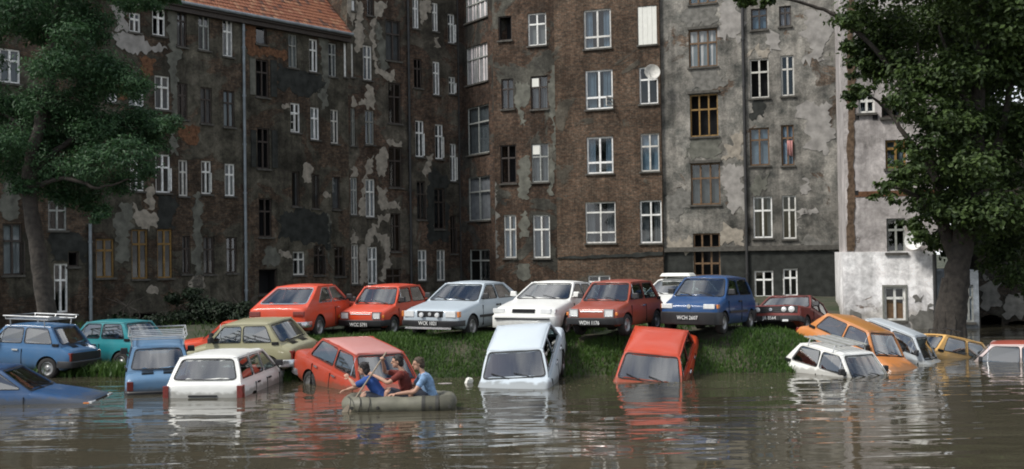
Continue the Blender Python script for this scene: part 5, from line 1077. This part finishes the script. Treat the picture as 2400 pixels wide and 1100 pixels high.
# ------------------------------------------------------------------ raft, crew, flotsam
RX, RYY = -2.13, 20.85
M['raft'] = plain('raft_rubber', (.135, .13, .095), .55, var=.22, scale=5, bump=.25, bscale=12); M['raft_dark'] = plain('raft_band', (.035, .034, .028), .6, var=.3)
M['raft_end'] = plain('raft_patch', (.075, .072, .05), .6, var=.2)
raft = thing('inflatable_raft', 'grey olive inflatable raft in front of the red saloon', 'raft', (RX, RYY, 0))
def ring(cx, hl, hw, z, r, k=12):
    pts = []
    for sx, sy, a0 in ((1, 1, 0), (-1, 1, 90), (-1, -1, 180), (1, -1, 270)):
        for j in range(k // 2 + 1):
            t = rad(a0 + 90 * j / (k // 2)); pts.append((cx + sx * (hl - .32) + .32 * math.cos(t), sy * (hw - .32) + .32 * math.sin(t), z))
        if (sx, sy) in ((1, 1), (-1, -1)):
            for j in range(1, 12): pts.append((cx + sx * (hl - .32) * (1 - 2 * j / 12), sy * hw, z))
    return pts
def puff(pts, r): return [r * (1 + .05 * math.sin(i * 1.1) + random.uniform(-.025, .025)) for i in range(len(pts))]
pts = ring(-.02, .90, .46, .085, .17); mb = MB(); mb.tube(pts, puff(pts, .165), 16, 0, True); hull = mb.build('tube', M['raft'], raft, 70)
mb = MB(); mb.tube([(x, y, .02 - .015 * abs(y)) for x, y, z in ring(0, .86, .40, 0, 0)], .04, 6, 0, True); mb.quad((-.85, -.42, .03), (.85, -.42, .03), (.85, .42, .03), (-.85, .42, .03)); mb.build('floor', M['raft_end'], raft, 60)
mb = MB(); mb.tube([(.50, -.46, .085), (.62, -.46, .085), (.74, -.455, .085)], .176, 16); mb.tube([(.74, -.455, .085), (.90, -.43, .088), (1.0, -.40, .09), (1.035, -.395, .09)], [.176, .178, .168, .11], 16); mb.build('end_patch', M['raft_end'], raft, 60)
for x in (.47, .72): 
    mb = MB(); mb.tube([(x - .03, -.46, .085), (x + .03, -.46, .085)], 0.184, 16, 0, False, False); mb.build('strap', M['raft_dark'], raft, 50)
for x in (-.72, -.55, -.90):
    mb = MB(); a = [(x + .05 * math.sin(t * 1.5), -.46 - .178 * math.sin(t), .085 + .178 * math.cos(t)) for t in np.linspace(-.5, 3.0, 10)]; mb.tube(a, .009, 5); mb.build('lashing', M['raft_dark'], raft, 50)
for x in (-.83, -.36, .60, .95):
    mb = MB(); Mh = Matrix.Translation((x, -.622, .07)); mb.lathe([(0, -.02), (.028, -.018), (.034, 0), (.02, .02)], Mh, 10); mb.build('grommet', M['raft_dark'], raft, 50)

SKIN = plain('skin', (.42, .24, .165), .55, var=.12, scale=8); M['hair_dark'] = plain('dark_hair', (.012, .009, .008), .6, var=.4, scale=30, bump=.6, bscale=60); M['hair_brown'] = plain('brown_hair', (.055, .035, .02), .6, var=.4, scale=30, bump=.6, bscale=60)
M['eye'] = plain('eye_dark', (.02, .015, .012), .3, var=.1); M['lip'] = plain('lips', (.26, .10, .08), .5, var=.1)
M['shirt_blue'] = plain('blue_shirt', (.025, .075, .26), .9, var=.3, scale=6, bump=.6, bscale=10); M['shirt_red'] = plain('dark_red_shirt', (.13, .020, .014), .9, var=.45, scale=3, bump=.6, bscale=10)
M['shirt_denim'] = plain('mottled_denim_shirt', (.16, .26, .40), .9, var=.55, scale=11, bump=.6, bscale=10); M['trousers'] = plain('dark_trousers', (.03, .035, .05), .9, var=.3)
def tube_chain(bm, ch, n=12):
    """one tapered limb: a closed tube with rounded ends through the joints, softened by a spline"""
    P_ = [Vector(c[0]) for c in ch]; R_ = [c[1] if hasattr(c[1], '__len__') else (c[1], c[1]) for c in ch]; pts, rs = [], []; k = len(P_)
    for i in range(k - 1):
        p0, p1, p2, p3 = P_[max(i - 1, 0)], P_[i], P_[i + 1], P_[min(i + 2, k - 1)]
        for j in range(4):
            t = j / 4; pts.append(.5 * ((2 * p1) + (p2 - p0) * t + (2 * p0 - 5 * p1 + 4 * p2 - p3) * t * t + (3 * p1 - p0 - 3 * p2 + p3) * t ** 3)); rs.append([R_[i][q] + (R_[i + 1][q] - R_[i][q]) * t for q in (0, 1)])
    pts.append(P_[-1]); rs.append(list(R_[-1]))
    e0 = (pts[0] - pts[1]).normalized(); e1 = (pts[-1] - pts[-2]).normalized(); a0, a1 = min(rs[0]), min(rs[-1])
    pts = [pts[0] + e0 * a0 * .9, pts[0] + e0 * a0 * .55] + pts + [pts[-1] + e1 * a1 * .55, pts[-1] + e1 * a1 * .9]
    rs = [[q * .25 for q in rs[0]], [q * .8 for q in rs[0]]] + rs + [[q * .8 for q in rs[-1]], [q * .25 for q in rs[-1]]]
    vs = []; m_ = len(pts)
    for i, q in enumerate(pts):
        d = (pts[min(i + 1, m_ - 1)] - pts[max(i - 1, 0)]).normalized(); yv = Vector((0, 1, 0))
        if abs(d.y) > .92: yv = Vector((1, 0, 0))
        sx = (yv - d * yv.dot(d)).normalized(); sy = d.cross(sx)       # first radius: across the body, second: front to back
        vs.append([bm.verts.new(q + sx * math.cos(2 * math.pi * j / n) * rs[i][0] + sy * math.sin(2 * math.pi * j / n) * rs[i][1]) for j in range(n)])
    for i in range(m_ - 1):
        for j in range(n): bm.faces.new((vs[i][j], vs[i][(j + 1) % n], vs[i + 1][(j + 1) % n], vs[i + 1][j]))
    bm.faces.new(vs[0][::-1]); bm.faces.new(vs[-1])
def fused(bm, name, vox, mat, it=3):
    """weld overlapping closed pieces into one continuous surface"""
    bmesh.ops.recalc_face_normals(bm, faces=bm.faces[:]); me = bpy.data.meshes.new(name); bm.to_mesh(me); bm.free(); o = bpy.data.objects.new(name, me); COL.objects.link(o)
    md = o.modifiers.new('fuse', 'REMESH'); md.mode = 'VOXEL'; md.voxel_size = vox; md.use_smooth_shade = True
    sm = o.modifiers.new('soft', 'SMOOTH'); sm.factor = .5; sm.iterations = it
    dg = bpy.context.evaluated_depsgraph_get(); dg.update(); m2 = bpy.data.meshes.new_from_object(o.evaluated_get(dg)); bpy.data.objects.remove(o); m2.name = name
    m2.materials.clear(); m2.materials.append(mat); m2.polygons.foreach_set('use_smooth', [True] * len(m2.polygons)); return m2
def ball(bm, c, r, M4=None, u=16, v=12):
    return bmesh.ops.create_uvsphere(bm, u_segments=u, v_segments=v, radius=1, matrix=Matrix.Translation(c) @ (M4 or Matrix.Identity(4)) @ Matrix.Diagonal((*r, 1)))
def hand(base, d, palm, curl, side):
    """palm and five separate bent fingers; d: forearm direction, palm: palm normal, side: thumb side"""
    d = Vector(d).normalized(); n = Vector(palm).normalized(); n = (n - d * n.dot(d)).normalized(); t = d.cross(n) * side; b = Vector(base); ch = []
    ch.append([(tuple(b - d * .03), .022), (tuple(b), (.026, .018)), (tuple(b + d * .045), (.036, .017)), (tuple(b + d * .08), (.036, .015))])
    for k, (off, ln) in enumerate(((.030, .066), (.010, .076), (-.010, .070), (-.029, .054))):
        p = b + d * .078 + t * off; c1 = p + (d * math.cos(curl * .5) + n * math.sin(curl * .5)) * ln * .42; c2 = c1 + (d * math.cos(curl * 1.3) + n * math.sin(curl * 1.3)) * ln * .33; c3 = c2 + (d * math.cos(curl * 2) + n * math.sin(curl * 2)) * ln * .25
        ch.append([(tuple(p - d * .03), .010), (tuple(p), .010), (tuple(c1), .0092), (tuple(c2), .0085), (tuple(c3), .0075)])
    p = b + d * .015 + t * .024; c1 = p + (d * .6 + t * .75 + n * .3).normalized() * .034; c2 = c1 + (d * .75 + n * .7 * min(1, curl) + t * .15).normalized() * .030; c3 = c2 + (d * .6 + n * .8 * min(1, curl)).normalized() * .022
    ch.append([(tuple(p - t * .015), .012), (tuple(p), .012), (tuple(c1), .011), (tuple(c2), .010), (tuple(c3), .0085)])
    return ch
def person(label, J, shirt, hairm, hands, hair_len=.0, sleeve=.55):
    """one continuous seated figure (J: joints relative to the raft), hair, shirt and trousers as its children"""
    V3 = lambda k: Vector(J[k]); root = thing('person', label, 'person', (RX + J['pelvis'][0], RYY + J['pelvis'][1], J['pelvis'][2] - .12), 0, 'youths on the raft'); off = V3('pelvis') - Vector((0, 0, .12))
    g = {k: Vector(v) - off for k, v in J.items() if k not in ('look',)}
    pel, che, nek = g['pelvis'], g['chest'], g['neck']; up = (nek - che).normalized()
    torso = [(tuple(pel), (.140, .110)), (tuple(pel.lerp(che, .45)), (.128, .096)), (tuple(che), (.150, .100)), (tuple(che.lerp(nek, .6)), (.115, .075)), (tuple(nek), .052), (tuple(nek + (g['head'] - nek) * .65), .048)]
    chains = [torso]
    for sd in ('l', 'r'):
        sh, el, ha = g['sh_' + sd], g['el_' + sd], g['ha_' + sd]
        chains.append([(tuple(che.lerp(nek, .45)), .05), (tuple(sh), .056), (tuple(sh.lerp(el, .5)), .047), (tuple(el), .038), (tuple(el.lerp(ha, .35)), .039), (tuple(ha - (ha - el).normalized() * .02), .026)])
        hp = pel + Vector((-.02, .085 if sd == 'r' else -.085, -.02)); kn, ft = g['kn_' + sd], g['ft_' + sd]
        chains.append([(tuple(pel), .08), (tuple(hp), .085), (tuple(hp.lerp(kn, .55)), .072), (tuple(kn), .054), (tuple(kn.lerp(ft, .4)), .054), (tuple(ft), .036), (tuple(ft + Vector((-.16, 0, -.02))), .028)])
    bm = bmesh.new()
    for c in chains: tube_chain(bm, c, 14)
    for sd in ('l', 'r'):
        pn, cu, sgn = hands[sd]
        for c in hand(g['ha_' + sd], g['ha_' + sd] - g['el_' + sd], pn, cu, sgn): tube_chain(bm, c, 8)
    # head: skull, jaw, nose, ears
    look = Vector(J['look']).normalized(); zax = (up * .35 + Vector((0, 0, 1))).normalized(); yx = zax.cross(look).normalized(); look = yx.cross(zax)
    R4 = Matrix((look, yx, zax)).transposed().to_4x4(); hc = g['head']; H = Matrix.Translation(hc) @ R4
    w = lambda x, y, z: H @ Vector((x, y, z))
    ball(bm, w(-.008, 0, .025), (.098, .077, .092), R4); ball(bm, w(.022, 0, -.045), (.068, .058, .072), R4); ball(bm, w(.062, 0, -.085), (.028, .032, .026), R4, 10, 8); ball(bm, w(.098, 0, -.012), (.020, .013, .026), R4, 10, 8); ball(bm, w(.112, 0, -.022), (.013, .015, .011), R4, 8, 6)
    for s_ in (1, -1): ball(bm, w(-.012, s_ * .076, -.008), (.020, .010, .032), R4, 8, 8); ball(bm, w(.084, s_ * .030, .022), (.016, .024, .010), R4, 8, 6)
    body = link('body', fused(bm, 'body', .0065, SKIN, 2), root)
    for s_ in (1, -1):
        b2 = bmesh.new(); ball(b2, w(.089, s_ * .031, .008), (.007, .010, .006), R4, 8, 6); e = bpy.data.meshes.new('eye'); b2.to_mesh(e); b2.free(); e.materials.append(M['eye']); link('eye', e, body)
    b2 = bmesh.new(); ball(b2, w(.088, 0, -.058), (.010, .024, .008), R4, 8, 6); e = bpy.data.meshes.new('mouth'); b2.to_mesh(e); b2.free(); e.materials.append(M['lip']); link('mouth', e, body)
    # hair: cap over crown and back of the head, with a ragged edge
    b2 = bmesh.new(); ball(b2, w(-.020, 0, .038), (.106, .087, .096), R4, 22, 16)
    if hair_len: ball(b2, w(-.06, 0, -.03 - hair_len * .3), (.062, .078, .07 + hair_len * .5), R4, 16, 12)
    for k in range(40):
        a = random.uniform(-2.4, 2.4); q = Vector((-math.cos(a) * .085 - .02, math.sin(a) * .078, random.uniform(-.03, .09))); ball(b2, w(*q), (.022, .018, .02), R4, 6, 5)
    inv = H.inverted(); bmesh.ops.delete(b2, geom=[v for v in b2.verts if (lambda p: p.x > .045 and p.z < .062 or p.x > -.004 and p.z < .022 and p.z < .3)(inv @ v.co)], context='VERTS')
    e = bpy.data.meshes.new('hair'); b2.to_mesh(e); b2.free(); e.materials.append(M[hairm]); e.polygons.foreach_set('use_smooth', [True] * len(e.polygons)); hr = link('hair', e, root); finish(hr, .006)
    # shirt with short sleeves, trousers
    sb = bmesh.new(); tube_chain(sb, [(tuple(pel - Vector((0, 0, .0))), (.160, .130)), (tuple(pel.lerp(che, .45)), (.150, .116)), (tuple(che), (.172, .120)), (tuple(che.lerp(nek, .55)), (.150, .10)), (tuple(nek - up * .035), .066)], 18)
    for sd in ('l', 'r'):
        sh, el = g['sh_' + sd], g['el_' + sd]; tube_chain(sb, [(tuple(che.lerp(nek, .5)), .085), (tuple(che.lerp(nek, .5).lerp(sh, .6)), .082), (tuple(sh), .076), (tuple(sh.lerp(el, sleeve * .6)), .062), (tuple(sh.lerp(el, sleeve)), .060)], 14)
    ax_ = (nek - pel).normalized(); cx_ = ax_.cross(Vector((0, 1, 0)))
    for k in range(16):      # folds pulled from shoulder to waist
        t = random.uniform(.05, .75); a_ = random.uniform(0, 2 * math.pi); q = pel.lerp(nek, t); dv = (Vector((0, 1, 0)) * math.cos(a_) * .155 + cx_ * math.sin(a_) * .112); e_ = (dv.cross(ax_).normalized() * random.gauss(0, .03) + ax_ * random.gauss(0, .05)); dv = dv * .96
        tube_chain(sb, [(tuple(q + dv - e_), .012), (tuple(q + dv * 1.03), .017), (tuple(q + dv + e_), .010)], 6)
    link('shirt', fused(sb, 'shirt', .011, M[shirt], 3), root)
    tb_ = bmesh.new()
    for sd in ('l', 'r'):
        hp = pel + Vector((-.02, .085 if sd == 'r' else -.085, -.02)); kn = g['kn_' + sd]; tube_chain(tb_, [(tuple(pel), .115), (tuple(hp), .10), (tuple(hp.lerp(kn, .55)), .086), (tuple(hp.lerp(kn, .85)), .074)], 14)
    link('shorts', fused(tb_, 'shorts', .012, M['trousers'], 3), root)
    return root
pp = lambda px, py, y=0.0: (((px - 1200) / FOC * (RYY + y) - RX), y, CAM_H - (py - 605) / FOC * (RYY + y))
person('youth in a plain blue shirt leaning over the front of the raft', dict(pelvis=pp(890, 930, -.02), chest=pp(868, 897, -.02), neck=pp(858, 882, .0), head=pp(848, 864, .02), look=(-1, .35, -.25),
       sh_l=pp(852, 893, -.19), el_l=pp(828, 902, -.22), ha_l=pp(814, 886, -.16), sh_r=pp(856, 888, .18), el_r=pp(832, 906, .22), ha_r=pp(808, 912, .18), kn_l=pp(852, 926, -.16), ft_l=pp(838, 944, -.16), kn_r=pp(850, 924, .16), ft_r=pp(836, 944, .16)), 'shirt_blue', 'hair_dark', dict(l=((-.5, .6, .3), .7, 1), r=((0, 0, -1), .5, -1)), .05, .75)
person('youth in a dark red shirt paddling in the middle of the raft', dict(pelvis=pp(952, 930, .0), chest=pp(944, 892, .0), neck=pp(937, 868, .0), head=pp(927, 848, .0), look=(-1, -.12, -.18),
       sh_l=pp(933, 880, -.18), el_l=pp(905, 897, -.28), ha_l=pp(871, 879, -.17), sh_r=pp(930, 877, .19), el_r=pp(899, 872, .22), ha_r=pp(893, 846, .04), kn_l=pp(905, 918, -.14), ft_l=pp(896, 945, -.14), kn_r=pp(905, 914, .18), ft_r=pp(894, 945, .16)), 'shirt_red', 'hair_dark', dict(l=((0, .8, -.6), 1.25, 1), r=((0, -.9, .3), 1.25, 1)), .03, .60)
person('youth in a mottled light blue shirt resting an arm at the back of the raft', dict(pelvis=pp(1006, 932, .0), chest=pp(997, 896, .0), neck=pp(986, 874, .0), head=pp(976, 854, .0), look=(-1, -.2, -.15),
       sh_l=pp(990, 888, -.18), el_l=pp(966, 919, -.33), ha_l=pp(922, 924, -.38), sh_r=pp(984, 884, .18), el_r=pp(962, 908, .26), ha_r=pp(940, 916, .20), kn_l=pp(962, 918, -.12), ft_l=pp(950, 945, -.12), kn_r=pp(962, 914, .16), ft_r=pp(950, 945, .16)), 'shirt_denim', 'hair_brown', dict(l=((0, .2, -1), .35, 1), r=((0, 0, -1), .4, -1)), .02, .55)
ua, ub = Vector(pp(895, 836, .0)), Vector(pp(864, 881, -.20)); dvec = (ub - ua).normalized(); tip = ua + dvec * 1.05
g = MB(); g.tube([ua - dvec * .10 + Vector((RX, RYY, 0)), tip + Vector((RX, RYY, 0))], .016, 8); pd = g.build('paddle', plain('pale_paddle_wood', (.26, .21, .15), .6, var=.2), None, 50); tag(pd, 'pale wooden paddle held across the raft by the youth in dark red', 'paddle')
g = MB(); t0 = tip + Vector((RX, RYY, 0)); sidev = dvec.cross(Vector((0, 1, 0))).normalized()
prof = [(0, .018), (.08, .055), (.2, .075), (.34, .07), (.40, .03)]; vs = []
for d_, w_ in prof:
    for s_, q in ((1, .008), (-1, .008), (-1, -.008), (1, -.008)): vs.append(t0 + dvec * d_ + sidev * w_ * s_ + Vector((0, q, 0)))
g.add(vs, [(4 * i + j, 4 * i + (j + 1) % 4, 4 * i + 4 + (j + 1) % 4, 4 * i + 4 + j) for i in range(4) for j in range(4)] + [(0, 1, 2, 3), (16, 17, 18, 19)]); g.build('paddle_blade', pd.data.materials[0], pd)
c_ = at(1098, 890, 24.6); g = MB(); g.box((-.07, -.05, -.06), (.07, .05, .09)); g.box((-.05, -.035, .09), (.05, .035, .12)); ct_ = g.build('floating_carton', M['board']); ct_.location = (c_.x, c_.y, 0); ct_.rotation_euler = (.3, .25, .5); tag(ct_, 'small white carton floating left of the pale saloon', 'litter')
c_ = at(1043, 892, 24.6); g = MB(); g.add([(-.16, 0, .006), (-.03, -.02, .012), (.15, 0, .008), (.02, .025, .010), (-.16, 0, -.01), (-.03, -.02, -.01), (.15, 0, -.01), (.02, .025, -.01)], [(0, 1, 2, 3), (4, 7, 6, 5), (0, 4, 5, 1), (1, 5, 6, 2), (2, 6, 7, 3), (3, 7, 4, 0)]); ct_ = g.build('floating_stick', M['curtain_and_sky_pink']); ct_.location = (c_.x, c_.y, 0); tag(ct_, 'pale stick floating between the raft and the white carton', 'litter')
